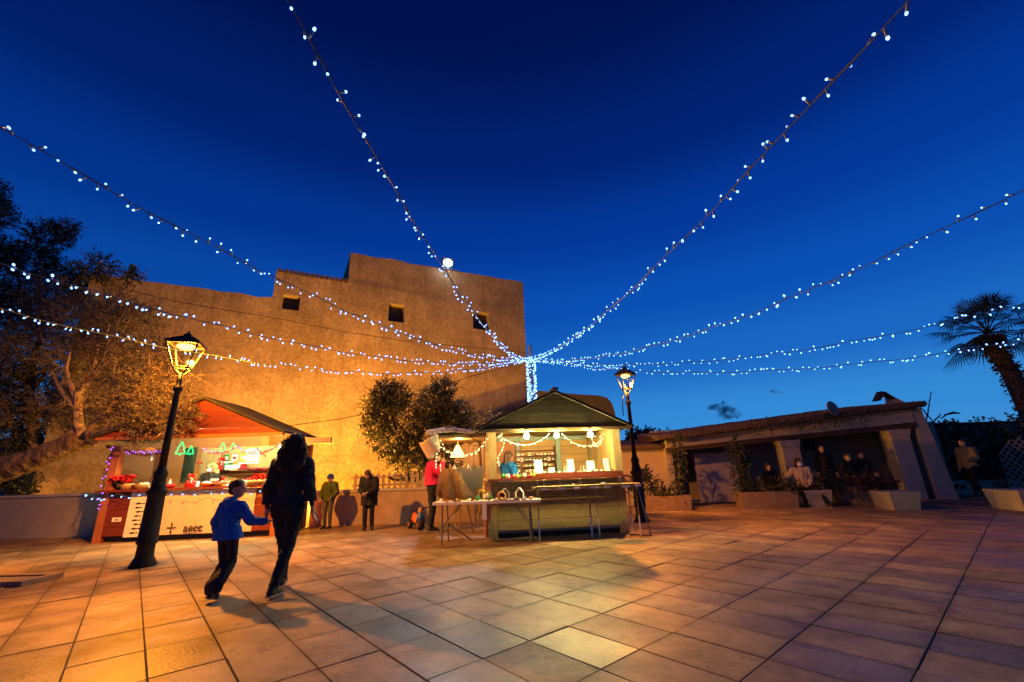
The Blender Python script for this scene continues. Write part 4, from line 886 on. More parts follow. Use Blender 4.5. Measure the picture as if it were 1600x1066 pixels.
# blue fairy lights along the counter
fl_ = thing('string_light', 'white fairy light string looped along the front of the stall counter', 'string lights', A(0, 0, 0), RA)
P = []
for k in range(61):
    x = -.15 + 3.9 * k / 60; P.append(Vector((x, -.185, 1.0 - .09 * abs(math.sin(k * .33)))))
b = MB(); b.tube(P, .005, 4, cap=False); b.build('wire', m_wire, fl_)
for x in (-.18, -.12, -.02, .15, .22, .28, .42, .58, .82, 1.0, 1.25, 1.4, 1.62, 1.9, 2.15, 2.45, 2.75, 3.0, 3.3, 3.5): hang(bulb_far, P[min(60, max(0, int((x + .15) / 3.9 * 60)))], Vector((rb.uniform(-.4, .4), -.8, rb.uniform(-1, .3))).normalized(), fl_, .95)
b = MB(); P = [Vector((.0, -.06, 2.0 - k * .1 + .02 * math.sin(k * 2))) for k in range(18)]; b.tube([p + Vector((.03 * math.sin(i * 1.7), 0, 0)) for i, p in enumerate(P)], .008, 5); pw_ = thing('string_light', 'tangled purple and white light wire down the stall corner post', 'string lights', A(.02, -.03, 0), RA); b.build('wire', m_cable, pw_)
bp_ = bulb_mesh('bulb', e_purple, .02, .008, .012)
for k in range(14): hang(bp_, P[k] + Vector((0, -.01, 0)), rdir(rb), pw_, 1)
for k in range(16): hang(bp_, Vector((.25 + .05 * k, .05, 1.93 - .05 * math.sin(k) ** 2)), Vector((0, 0, -1)), pw_, 1)
# tinsel
def tinsel(label, pts, m, r=.06, dens=240):
    P = [Vector(p) for p in pts]; t = thing('tinsel_garland', label, 'tinsel', (0, 0, 0)); b = MB()
    tot = sum((q_ - p).length for p, q_ in zip(P, P[1:]))
    for p, q_ in zip(P, P[1:]):
        for k in range(int(dens * (q_ - p).length)):
            c = p.lerp(q_, rb.random()); leaf_quad(b, c, rdir(rb), r * rb.uniform(.6, 1.2), .006, rb)
    w = MB(); w.tube(P, .01, 5); w.build('core', m, t); b.build('fringe', m, t); return t
def swag(x0, x1, z, drop, y, n=9): return [A(x0 + (x1 - x0) * k / (n - 1), y, z - drop * 4 * (k / (n - 1)) * (1 - k / (n - 1))) for k in range(n)]
tinsel('dark tinsel swag beside the corner post under the stall eave', swag(.25, 1.25, 1.93, .12, -.02), m_tinsel, .07)
tinsel('maroon tinsel swag above the vendor in the mask', swag(1.95, 2.75, 1.93, .13, -.02), m_tinsel, .07)
tinsel('maroon tinsel swag over the shelf of red gifts', swag(2.75, 3.65, 1.93, .17, -.02), m_tinsel, .07)
tinsel('red tinsel edging the shelf of gifts', [A(2.25, DA - .37, 1.46), A(2.9, DA - .37, 1.44), A(3.5, DA - .37, 1.46)], m_tinselr, .06)
tinsel('red tinsel hanging straight beside the shelf end', [A(3.3, .9, 1.82), A(3.32, .9, 1.5), A(3.3, .9, 1.25)], m_tinselr, .06)
tinsel('red and white twisted garland dropping over the shelf', [A(2.78, .7, 1.95), A(2.9, .7, 1.83), A(3.05, .7, 1.72)], m_red, .05)
tinsel('red tinsel lying along the back counter', [A(2.55, .80, 1.0), A(2.95, .80, .98), A(3.4, .80, 1.02)], m_tinselr, .05)
# neon trees
def neon(label, c, s):
    t = thing('neon_tree', label, 'neon light', c, RA); pts = [(-.03, -.5), (-.03, -.36), (-.36, -.40), (-.33, -.22), (-.2, -.12), (-.26, -.1), (-.22, .12), (-.1, .2), (-.14, .25), (0, .52), (.14, .25), (.1, .2), (.22, .12), (.26, -.1), (.2, -.12), (.33, -.22), (.36, -.40), (.03, -.36), (.03, -.5)]
    b = MB(); b.tube([(x * s, 0, z * s) for x, z in pts], .010, 6); b.build('tube', e_neon, t); MB().tube([(0, 0, .5 * s), (0, 0, .5 * s + .1)], .004, 4).build('hanger', m_cable, t)
neon('big green neon tree outline in the stall opening', AP(283, 701, .1), .30); neon('small green neon tree low beside the big one', AP(298, 704, .25), .2); neon('pale green neon tree high over the shelf', AP(348, 699, .35), .22); neon('green neon tree nearest the tinsel drop', AP(364, 699, .35), .2)
# goods
def poinsettia(label, p, s):
    t = thing('poinsettia', label, 'flower', p); b = MB()
    for k in range(16):
        c = rdir(rb) * s * .55; c.z = abs(c.z) * .8 + s * .45
        for j in range(7):
            a = j * 2 * PI / 7 + k; d = Vector((math.cos(a), math.sin(a), .25)); leaf_quad(b, c, d + rdir(rb) * .3, s * .42, s * .11, rb)
    b.build('petals', m_petal, t); b = MB()
    for k in range(24): leaf_quad(b, Vector((0, 0, s * .3)), rdir(rb) + Vector((0, 0, .2)), s * .7, s * .14, rb)
    b.build('leaves', m_leaf, t); b = MB(); b.lathe([(s * .3, 0), (s * .38, s * .4), (s * .35, s * .4), (s * .3, s * .36)], 12); b.build('pot', m_tile, t, True)
CZ = 1.077
poinsettia('big red poinsettia by the corner post on the counter', AC(190, .08, CZ), .32)
poinsettia('smaller red poinsettia at the counter end by the woman', AC(402, .25, CZ), .24)
def basket(label, p, r, h, fill):
    t = thing('basket', label, 'basket', p); b = MB(); b.lathe([(r * .75, 0), (r, h), (r * 1.05, h + .01), (r * .93, h), (r * .7, .02)], 16); b.build('bowl', m_straw, t, True)
    c = MB()
    for k in range(14):
        a = rb.uniform(0, 6.28); q_ = r * .7 * rb.random() ** .5; c.ball((q_ * math.cos(a), q_ * math.sin(a), h * .9 + rb.uniform(0, .03)), r * .22, 6, 5)
    c.build('contents', fill, t, True)
basket('round straw basket beside the poinsettia', AC(198, -.05, CZ), .14, .09, m_straw); basket('straw basket with pale contents beside the green shutter', AC(220, .0, CZ), .16, .09, m_paper)
basket('flat red basket behind the boy on the counter', AC(344, .02, CZ), .15, .06, m_red); basket('pale basket of goods at the counter end', AC(398, -.05, CZ), .19, .06, m_straw)
def bag(label, p, s, m, tie=True):
    t = thing('gift_bag', label, 'gift bag', p, rb.uniform(-.4, .4)); b = MB(); b.ball((0, 0, s * .3), (s * .46, s * .32, s * .34), 12, 9); b.cap((-.2 * s, 0, .1 * s), s * .2, (.2 * s, .02 * s, .12 * s), s * .2); b.cap((0, 0, .5 * s), .2 * s, (.02 * s, 0, .74 * s), .1 * s)
    sk_ = smooth_blob('sack', b, m, t, s * .06, 2, s * .2, s * .22); b = MB()
    for k in range(26):
        a = rb.uniform(0, 6.28); d = Vector((math.cos(a) * .75, math.sin(a) * .6, rb.uniform(.5, 1.2))); leaf_quad(b, Vector((.02 * s, 0, .74 * s)), d, s * rb.uniform(.35, .55), s * .12, rb)
    b.build('frill', m, t)
    if tie: MB().tube([(.11 * s * math.cos(k * .7), .11 * s * math.sin(k * .7), s * .79) for k in range(10)] + [(.2 * s, -.25 * s, s * .55), (.3 * s, -.36 * s, s * .4)], s * .02, 5).build('cord', m_paper, t)
bag('red cloth gift bag tied with pale cord on the counter', AC(297, .0, CZ), .25, m_red)
bag('dark green wrapped gift on the shelf', AC(329, DA - .2, 1.452), .2, m_green, False); bag('red wrapped gift on the shelf beside the green one', AC(343, DA - .2, 1.452), .28, m_red); bag('red wrapped hamper on the back counter under the shelf', AC(343, .92, .982), .28, m_red)
def bottle(label, p, m, h=.2):
    t = thing('bottle', label, 'bottle', p); b = MB(); b.lathe([(.032, 0), (.034, h * .6), (.014, h * .75), (.013, h * .93)], 12); b.build('glass', m, t, True); b = MB(); b.lathe([(.016, h * .93), (.016, h)], 10); b.build('stopper', m_yellow, t)
bottle('pale lotion bottle on the counter by the lamp post', AC(264, .1, CZ), m_paper); bottle('dark bottle on the counter before the tan wall', AC(218, .3, CZ), m_leaf, .24)
def bowl(label, p, r, m, fill=None):
    t = thing('bowl', label, 'bowl', p); b = MB(); b.lathe([(r * .5, 0), (r * .9, r * .4), (r, r * .6), (r * .92, r * .58), (r * .5, r * .12)], 16); b.build('dish', m, t, True)
    if fill: c = MB(); c.ball((0, 0, r * .5), (r * .75, r * .75, r * .35), 10, 6); c.build('contents', fill, t, True)
bowl('tilted red bowl beside the lotion bottle', AC(266, -.02, CZ), .11, m_red, m_petal); bowl('orange-red bowl before the vendor', AC(322, .0, CZ), .14, m_orange, m_whitep); bowl('dark blue bowl beside the orange-red bowl', AC(328, .15, CZ), .09, m_bluep, m_whitep); bowl('white bowl of sweets on the counter', AC(236, .05, CZ), .08, m_whitep, m_straw)
def carton(label, p, d, m, band=None):
    t = thing('carton', label, 'box', p, rb.uniform(-.2, .2)); MB().box((-d[0] / 2, -d[1] / 2, 0), (d[0] / 2, d[1] / 2, d[2])).build('box', m, t)
    MB().box((-d[0] / 2 - .003, -d[1] / 2 - .003, d[2] * .8), (d[0] / 2 + .003, d[1] / 2 + .003, d[2] + .003)).build('lid', band or m, t)
carton('white box at the shelf end', AC(366, DA - .2, 1.452), (.36, .2, .11), m_whitep); carton('small brown box on the counter by the red bag', AC(284, .05, CZ), (.12, .1, .09), m_cloth); carton('white box with a red ball on the back counter', AC(362, .92, .982), (.3, .18, .09), m_whitep, m_green)
tag(MB().ball(tuple(AC(360, .92, 1.117)), .045, 12, 8).build('ball', m_red, None, True), 'small red ball on the white box', 'ball')
for k in range(9):
    b = MB(); p = A(2.55 + .1 * k + rb.uniform(-.02, .02), -.06 + rb.uniform(-.04, .1), CZ + .012); b.ball(tuple(p), (.05, .035, .014 + .012 * rb.random()), 8, 5); b.ball(tuple(p + Vector((0, 0, .014))), (.028, .02, .012), 7, 4); tag(b.build('trinket', [m_straw, m_paper, m_yellow][k % 3], None, True), ['straw-coloured', 'white', 'yellow'][k % 3] + ' flat trinket on the planked stall counter ' + ['before the vendor', 'behind the boy', 'near the woman in black'][k // 3], 'trinket', 'trinkets on the planked stall counter')
nb = thing('notice_board', 'white paper notice pinned to the bright back boards', 'notice', AC(393, DA - .012, 1.58), RA); MB().box((-.17, -.004, 0), (.17, .006, .38)).build('sheet', m_paper, nb)
for k in range(5): MB().box((-.13, -.007, .05 + .06 * k), (.10 - .03 * (k % 2), -.0045, .075 + .06 * k)).build('printed_line', m_steel, nb)
sp_ = thing('ladle', 'big pale wooden spoon hanging outside the stall corner post', 'wooden spoon', A(-.12, .1, 1.42), RA)
b = MB(); b.ball((0, 0, .36), (.05, .02, .11), 10, 8); b.tube([(0, 0, .28), (-.02, 0, .0)], [.02, .015], 8); b.tube([(-.05, 0, .28), (-.08, 0, .02)], [.018, .014], 8); b.build('spoon', m_tanwood, sp_, True)
MB().tube([(0, 0, .45), (.06, 0, .62)], .006, 5).build('hook', m_cable, sp_)
cg = thing('hanging_ornament', 'pale paper ornament hanging in the opening by the green shutter', 'ornament', AC(235, .05, 1.66), RA)
b = MB(); b.lathe([(.005, 0), (.035, .05), (.02, .10), (.03, .14), (.004, .2)], 8); b.build('paper', m_paper, cg, True); MB().tube([(0, 0, .2), (0, 0, .38)], .003, 4).build('thread', m_cable, cg)

for k, (px, yl, z, d, m_, lab) in enumerate([(304, .2, CZ, (.13, .1, .12), m_whitep, 'white box behind the red gift bag'), (334, .22, CZ, (.12, .1, .16), m_red, 'red box standing behind the orange-red bowl'), (352, .2, CZ, (.16, .12, .10), m_yellow, 'yellow box near the flat red basket'), (372, .15, CZ, (.14, .1, .13), m_green, 'green box by the boy on the counter'), (384, .05, CZ, (.13, .1, .08), m_red, 'low red box by the smaller poinsettia'),
        (355, DA - .2, 1.452, (.14, .12, .2), m_green, 'tall green carton on the shelf'), (378, DA - .2, 1.452, (.13, .12, .16), m_red, 'red carton at the shelf end'), (335, 1.25, .982, (.2, .15, .14), m_straw, 'straw-coloured carton on the back counter'), (376, 1.25, .982, (.2, .15, .2), m_red, 'red carton on the back counter'), (390, 1.25, .982, (.15, .15, .26), m_paper, 'tall white carton on the back counter')]):
    carton(lab, AC(px, yl, z), d, m_, m_paper if m_ is not m_paper else m_red)
for k, px in enumerate((339, 353, 366, 380)):
    t = thing('wall_print', ['red', 'green', 'white', 'yellow'][k] + ' small print pinned on the bright back boards', 'print', AC(px, DA - .012, 1.66), RA); MB().box((-.07, -.004, 0), (.07, .004, .17)).build('sheet', [m_red, m_green, m_paper, m_yellow][k], t); MB().box((-.045, -.007, .05), (.045, -.0045, .12)).build('panel', m_whitep if k != 2 else m_red, t)
# ------------------------------------------------------------------ craft stall with bright bulbs
OB = Vector((-.56, 8.45, 0)); RB = math.atan2(.30, 2.78); WB, DB = 2.68, 1.9
sb = thing('market_stall', 'weathered brown craft stall glowing with three bright bulbs', 'market stall', OB, RB, 'market stalls')
MBx = Matrix.Translation(OB) @ Matrix.Rotation(RB, 4, 'Z')
def B_(x, y, z): return MBx @ Vector((x, y, z))
def BP(px, py, yl): return onplane(px, py, B_(0, yl, 0), MBx.to_3x3() @ Vector((0, 1, 0)))
for x, y, w in ((.09, .07, .09), (WB - .08, .07, .08), (.09, DB, .08), (WB - .08, DB, .08)):
    MB().box((x - w, y - .08, 0), (x + w, y + .08, 1.98)).build('post', m_oldpost, sb)
for k in range(5): MB().box((.185, random.uniform(-.004, .004), .14 + .172 * k), (WB - .165, .035, .14 + .172 * (k + 1) - .007)).build('plank', m_oldwood, sb)
MB().box((.12, .12, 0), (WB - .1, DB, .13)).build('plinth', m_dark, sb)
MB().box((.19, .01, .09), (WB - .17, .05, .135)).build('kick_board', m_steel, sb)
MB().box((.0, -.14, 1.005), (WB + .04, .5, 1.05)).build('counter', m_redwood, sb)
MB().box((-.04, -.095, .35), (.06, -.02, 1.55)).build('pale_batten', m_tanwood, sb)
oh = .30
iM = MBx.inverted(); gl, gr, ga = iM @ BP(748, 671, -oh), iM @ BP(982, 666, -oh), iM @ BP(866, 615, -oh)
GZ = (gl.z + gr.z) / 2; AZ = ga.z; gx0, gx1, gxa = gl.x, gr.x, ga.x
for k in range(5):
    z0 = GZ + (AZ - GZ) * k / 5; z1 = GZ + (AZ - GZ) * (k + 1) / 5 - .004
    xl = lambda z: gx0 + (gxa - gx0) * (z - GZ) / (AZ - GZ); xr = lambda z: gx1 + (gxa - gx1) * (z - GZ) / (AZ - GZ)
    MB().prism([(xl(z0), -oh, z0), (xr(z0), -oh, z0), (xr(z1), -oh, z1), (xl(z1), -oh, z1)], (0, .03, 0)).build('gable_plank', m_gable, sb)
MB().box((gx0 - .02, -oh - .03, GZ - .06), (gx1 + .02, -oh + .04, GZ - .003)).build('eave_beam', m_oldpost, sb)
for x in (gx0, gx1):
    a = Vector((gxa, -oh - .10, AZ + .012)); b_ = Vector((x + (x - gxa) * .05, -oh - .10, GZ - .03)); MB().prism([a, b_, b_ + Vector((0, 0, .045)), a + Vector((0, 0, .05))], (0, DB + oh + .3, 0)).build('roof_slope', m_roofdk, sb)
MB().box((gxa - .06, -oh - .13, AZ + .055), (gxa + .06, DB + .2, AZ + .10)).build('ridge_cap', m_roofdk, sb)
for k in range(9): MB().box((.92, DB, .2 + .19 * k), (WB - .16, DB + .03, .2 + .19 * (k + 1) - .008)).build('back_plank', m_tanwood, sb)
for k in range(5): MB().box((.2, DB, .2 + .19 * k), (.74, DB + .03, .2 + .19 * (k + 1) - .008)).build('back_plank', m_tanwood, sb)
for x in (.80, 1.78): MB().box((x - .055, DB - .09, 1.0), (x + .055, DB - .01, 1.97)).build('inner_post', m_bluepost, sb)
MB().box((.2, DB - .1, 1.86), (WB - .2, DB - .02, 1.95)).build('inner_rail', m_bluepost, sb)
for k in range(7):
    y = .16 + .22 * k; MB().box((WB - .13, y, .15), (WB - .10, y + .212, 1.96)).build('side_plank', m_tanv, sb)
for k in range(4): MB().box((.10, .2 + .4 * k, .15), (.13, .59 + .4 * k, .95)).build('side_plank', m_oldwood, sb)
MB().box((.0, .1, 1.985), (WB, DB, 2.0)).build('ceiling_board', m_oldwood, sb)
# bulbs
for x, lab in ((.74, 'bright bare bulb nearest the vendor under the craft stall eave'), (1.32, 'brightest bare bulb at the middle of the craft stall'), (1.98, 'bright bare bulb nearest the lit side boards of the craft stall')):
    t = thing('bare_bulb', lab, 'light bulb', B_(x, -.345, GZ - .15), RB, 'bare bulbs in the craft stall'); b = MB(); b.ball((0, 0, 0), .047, 14, 10); b.build('bulb', e_bulb, t, True); b = MB(); b.tube([(0, 0, .045), (0, 0, .11)], .022, 10); b.build('holder', m_whitep, t)
fx = thing('lamp_fitting', 'grey lamp fitting near the lit side boards inside the craft stall', 'lamp fitting', B_(2.36, .9, 1.84), RB); b = MB(); b.box((-.12, -.05, 0), (.1, .05, .03)); b.build('tray', m_whitep, fx); b = MB(); b.box((-.02, -.04, .031), (.1, .04, .12), rot=(0, .3, 0)); b.build('body', m_blackm, fx)
# warm fairy strings
def warm(label, pts, spacing=.13, m=bulb_warm, parent=None):
    P = [Vector(p) for p in pts]; t = thing('string_light', label, 'string lights', P[0]); b = MB(); Q_ = [p - P[0] for p in P]; b.tube(Q_, .0045, 4, cap=False); b.build('wire', m_paper, t); acc = 0
    for a, c_ in zip(Q_, Q_[1:]):
        L = (c_ - a).length
        while acc < L: hang(m, a.lerp(c_, acc / L), (Vector((rb.uniform(-.6, .6), rb.uniform(-.6, .2), -1))).normalized(), t, rb.uniform(.9, 1.2)); acc += spacing * rb.uniform(.8, 1.2)
        acc -= L
def sw(x0, z0, x1, z1, drop, y, n=10): return [B_(x0 + (x1 - x0) * k / (n - 1), y, z0 + (z1 - z0) * k / (n - 1) - drop * 4 * (k / (n - 1)) * (1 - k / (n - 1))) for k in range(n)]
warm('warm fairy swag across the craft stall opening above the vendor', sw(.25, 1.86, 1.25, 1.87, .20, .0)); warm('warm fairy swag above the white display cards', sw(1.5, 1.88, 2.35, 1.75, .20, .05))
warm('warm fairy drop by the craft stall corner post', [B_(.30, .02, 1.9), B_(.22, .02, 1.85), B_(.34, .02, 1.72), B_(.30, .02, 1.58), B_(.2, .02, 1.45), B_(.24, .02, 1.3)], .08); warm('warm fairy drop against the lit side boards', [B_(2.5, .4, 1.88), B_(2.42, .5, 1.83), B_(2.44, .5, 1.70), B_(2.3, .5, 1.62), B_(2.26, .5, 1.75), B_(2.22, .5, 1.84)], .09)
warm('warm fairy string looping from the awning to the craft stall post', [B_(-.95, .35, 1.9), B_(-.8, .3, 1.62), B_(-.55, .3, 1.52), B_(-.3, .3, 1.54), B_(-.1, .1, 1.68), B_(.05, -.03, 1.85)], .09)
# shelf rack of little boxes
rk = thing('card_rack', 'wooden rack with four rows of small boxes on the back boards', 'rack', B_(1.22, DB - .14, 1.12), RB)
for k in range(5): MB().box((-.46, 0, .125 * k), (.46, .12, .125 * k + .018)).build('shelf', m_redwood, rk)
for x in (-.475, .461): MB().box((x, 0, 0), (x + .014, .12, .60)).build('side', m_redwood, rk)
bc = [m_paper, m_green, m_straw, m_blackm, m_tanwood, m_cream, m_red, m_paper]
bmeshes = []
for mm in bc: b = MB(); b.box((-.035, 0, 0), (.035, .08, .07)); b.box((-.03, -.003, .02), (.03, -.0005, .05), 1); bmeshes.append(b.mesh('small_box', [mm, m_paper if mm is not m_paper else m_straw]))
for r_ in range(4):
    for k in range(10):
        if rb.random() < .12: continue
        p = B_(1.22 - .41 + .091 * k, DB - .125, 1.12 + .125 * r_ + .0185); ci = 3 if r_ == 2 and 2 <= k <= 7 else rb.randrange(8); me = bmeshes[ci]; o = put('small_box', me, None, p, (0, 0, RB), (1, 1, rb.uniform(.75, 1.2))); tag(o, ['white', 'green', 'straw-coloured', 'black', 'brown', 'cream', 'red', 'white'][ci] + ' small box on the ' + ['bottom', 'second lowest', 'second highest', 'top'][r_] + ' shelf of the rack, ' + ('towards the vendor' if k < 4 else 'at the middle' if k < 7 else 'towards the middle post'), 'box', 'small boxes in the rack')
# jewellery tray and cards
ty = thing('display_tray', 'wide white-lined display tray with a red-brown edge on the counter', 'display tray', B_(.96, -.10, 1.052), RB)
MB().box((0, 0, 0), (1.66, .03, .075)).build('front_edge', m_redwood, ty); MB().box((0, .031, .03), (1.66, .5, .07)).build('lining', m_whitep, ty); MB().box((-.03, 0, 0), (-.001, .5, .075)).build('end', m_redwood, ty)
for x, y, w, h, lab in ((1.02, .12, .15, .25, 'tall white display card at the tray end nearest the rack'), (1.30, .2, .12, .10, 'small white display card beside the tall one'), (1.68, .16, .13, .25, 'tall white display card at the middle of the tray'), (2.10, .2, .16, .21, 'broad white display card between the tall card and the lit boards'), (2.46, .3, .12, .25, 'cream display card leaning by the lit side boards')):
    t = thing('display_card', lab, 'display card', B_(x, y, 1.125), RB + rb.uniform(-.15, .1)); MB().box((-w / 2, 0, 0), (w / 2, .008, h), rot=(R_(-12), 0, rb.uniform(-.05, .05)), piv=(0, 0, 0)).build('card', m_paper, t); MB().box((-.015, .01, 0), (.015, .10, .01)).build('foot', m_paper, t)
for k in range(16):
    x = 1.04 + .095 * k + rb.uniform(-.02, .02); p = B_(x, .02 + rb.uniform(0, .12), 1.123); b = MB(); s = rb.uniform(.8, 1.3)
    b.lathe([(.018 * s, 0), (.03 * s, .012 * s), (.022 * s, .028 * s), (.008 * s, .034 * s)], 8, tuple(p)); tag(b.build('jewel_dome', [m_whitep, m_whitep, m_paper, m_steel][k % 4], None, True), ['white', 'white', 'cream', 'grey'][k % 4] + ' jewellery piece on the tray ' + ['before the tallest card by the rack', 'before the small card', 'before the middle tall card', 'before the broad card', 'near the lit side boards'][min(4, k // 3)], 'jewellery', 'jewellery on the display tray')
for x in (1.55, 1.88, 1.94):
    t = thing('earring_stand', {1.55: 'little wire stand left bare beside the tall middle card', 1.88: 'little wire loop stand beside the broad card', 1.94: 'second wire loop stand nearest the broad card'}[x].replace('left bare', 'bare'), 'display stand', B_(x, .1, 1.123), RB); b = MB(); b.tube([(-.025, 0, 0), (-.025, 0, .11), (.025, 0, .11), (.025, 0, 0)], .004, 5); b.build('loop', m_whitep, t); MB().box((-.035, -.02, 0), (.035, .02, .006)).build('foot', m_whitep, t)
for k in range(12):
    x = .30 + .055 * k; p = B_(x, .0 + rb.uniform(-.03, .06), 1.052); b = MB(); s = rb.uniform(.8, 1.25); m_ = [m_green, m_straw, m_whitep, m_red, m_tanwood, m_yellow][k % 6]
    b.lathe([(.028 * s, 0), (.03 * s, .05 * s), (.016 * s, .065 * s), (.018 * s, .085 * s)], 8, tuple(p)); tag(b.build('little_jar', m_, None, True), ['green', 'straw-coloured', 'white', 'red', 'brown', 'yellow'][k % 6] + ' little jar before the vendor, ' + ('in the half by the corner post' if k < 6 else 'in the half by the white tray'), 'jar', 'little jars before the vendor')
# trestle shelf in front
tt = thing('trestle_table', 'long narrow trestle table with clipped price cards before the craft stall', 'table', B_(.82, -.50, 0), RB)
MB().box((0, 0, .865), (2.0, .34, .895)).build('table_top', m_oldwood, tt)
for x0, x1, y in ((.06, .16, .04), (.10, .2, .30), (1.0, .96, .04), (1.08, 1.12, .30), (1.14, 1.18, .04), (1.9, 1.96, .04), (1.85, 1.97, .30)):
    b = MB(); b.tube([(x0, y, .864), (x0, y, .34)], .012, 6); L_ = b.build('leg', m_oldpost, tt); b = MB(); b.tube([(x0, y, .34), (x0, y, .0)], .014, 6); b.build('sleeve', m_whitep, L_)
for pts in ([(.1, .1, .86), (.1, .1, .62), (.45, .1, .86)], [(.9, .1, .55), (.55, .1, .86)], [(1.15, .1, .55), (1.5, .1, .86)], [(1.9, .1, .6), (1.6, .1, .86)]): MB().tube(pts, .010, 5).build('brace', m_oldpost, tt)
for k, x in enumerate((.12, .42, .72, 1.02, 1.3, 1.62, 1.88)): MB().box((x, -.012, .835), (x + (.16 if k % 2 else .11), -.003, .868)).build('price_card', m_paper, tt)
b = MB(); b.tube([(1.93, .05, .86), (2.06, -.02, .0)], .013, 6); b.tube([(2.06, -.02, .01), (1.75, .2, .01)], .015, 6); b.build('stand_leg', m_steel, tt)
for k, x in enumerate((.08, .2, .5, .88, 1.65)):
    t = thing('wire_stand', ['first tiny wire stand from the clipped end of the trestle table', 'second tiny wire stand along the trestle table', 'tiny wire stand before the tray end', 'tiny wire stand at the middle of the trestle table', 'tiny wire stand nearest the street lamp'][k], 'display stand', B_(.82 + x, -.38, .896), RB, 'wire stands on the trestle table'); b = MB(); b.tube([(0, 0, 0), (0, 0, .11)], .004, 5); b.tube([(-.03, 0, .11), (.03, 0, .11)], .004, 5); b.build('frame', m_whitep, t); MB().box((-.02, -.02, 0), (.02, .02, .005)).build('foot', m_whitep, t)
for k, x in enumerate((.74, 1.28, 1.33)):
    b = MB(); p = B_(.82 + x, -.4, .897); b.ball(tuple(p + Vector((0, 0, .018))), .02, 8, 6); b.ball(tuple(p + Vector((.03, 0, .01))), .012, 7, 5); tag(b.build('shell_ornament', m_whitep, None, True), ['pale round ornament by itself on the trestle table', 'pale round ornament of the pair, towards the vendor', 'pale round ornament of the pair, towards the street lamp'][k], 'ornament', 'pale ornaments on the trestle table')
# folding table with crafts
TF = Vector((-1.50, 7.92, 0)); RF = R_(-3)
ft = thing('folding_table', 'white folding table covered with wooden crafts beside the craft stall', 'table', TF, RF); TW, TD, TH = 1.90, .50, .70
MFx = Matrix.Translation(TF) @ Matrix.Rotation(RF, 4, 'Z')
b = MB(); b.box((0, 0, TH - .045), (TW, TD, TH)); b.build('table_top', m_whitep, ft)
for x in (.17, TW - .2):
    for y in (.04, TD - .04): MB().tube([(x, y, TH - .05), (x + (.0 if y < .1 else .03), y, 0)], .013, 8).build('leg', m_steel, ft)
    MB().tube([(x, .05, .2), (x, TD - .05, .2)], .010, 6).build('cross_bar', m_steel, ft)
for x, s in ((.17, 1), (TW - .2, -1)):
    MB().tube([(x, .06, .28), (x + s * .28, .1, TH - .06)], .009, 6).build('brace', m_steel, ft); MB().tube([(x, TD - .06, .28), (x + s * .28, TD - .1, TH - .06)], .009, 6).build('brace', m_steel, ft)
MB().tube([(.19, TD - .05, .30), (.62, TD - .05, .02)], .014, 6).build('folded_leg', m_steel, ft); MB().box((.88, -.012, .40), (.96, -.002, .655)).build('hanging_card', m_paper, ft)
def F_(x, y, z=TH): return MFx @ Vector((x, y, z + .001))
def houseframe(label, p, rz, m):
    t = thing('wooden_house', label, 'wooden house', p, rz); w, h, r, d = .13, .10, .075, .06
    pts = [(-w / 2, 0), (-w / 2, h), (0, h + r), (w / 2, h), (w / 2, 0)]
    for a, c_ in zip(pts, pts[1:] + pts[:1]):
        dx, dz = c_[0] - a[0], c_[1] - a[1]; L = math.hypot(dx, dz); nx, nz = -dz / L * .012, dx / L * .012
        MB().prism([(a[0], 0, a[1] + .012), (c_[0], 0, c_[1] + .012), (c_[0] + nx, 0, c_[1] + nz + .012), (a[0] + nx, 0, a[1] + nz + .012)], (0, d, 0)).build('board', m, t)
houseframe('open wooden house frame behind the red coin box', F_(1.28, .2), R_(15), m_whitep); houseframe('open wooden house frame nearest the table end', F_(1.52, .2), R_(-18), m_paper)
cbx = thing('coin_box', 'round red wooden coin box on the folding table', 'coin box', F_(1.22, .1), R_(10)); b = MB(); b.tube([(0, -.03, .075), (0, .03, .075)], .075, 20); b.build('drum', m_tanwood, cbx, True); b = MB(); b.tube([(0, -.035, .075), (0, -.0305, .075)], .055, 18); b.build('red_face', m_red, cbx); MB().box((-.03, -.04, .06), (.03, -.036, .09)).build('mark', m_ink, cbx)
gf = thing('toy_giraffe', 'yellow spotted toy giraffe on the folding table', 'toy', F_(.80, .28), R_(0)); b = MB(); b.cap((.0, 0, .16), .035, (.06, 0, .15), .033); b.cap((.05, 0, .17), .022, (.10, 0, .33), .016); b.cap((.10, 0, .34), .022, (.15, 0, .32), .014)
for x in (-.01, .065):
    for y in (-.02, .02): b.cap((x, y, .14), .013, (x - .01, y, .008), .011)
b.cap((.09, .012, .36), .005, (.088, .014, .385), .006); b.cap((.09, -.012, .36), .005, (.088, -.014, .385), .006)
gb = smooth_blob('body', b, [m_yellow, m_cloth], gf, .006, 2, pick=lambda c_: 1 if mnoise.noise(Vector(c_) * 34) > .22 else 0)
mm = [m_straw, m_tanwood, m_paper, m_cloth, m_redwood, m_yellow, m_green]
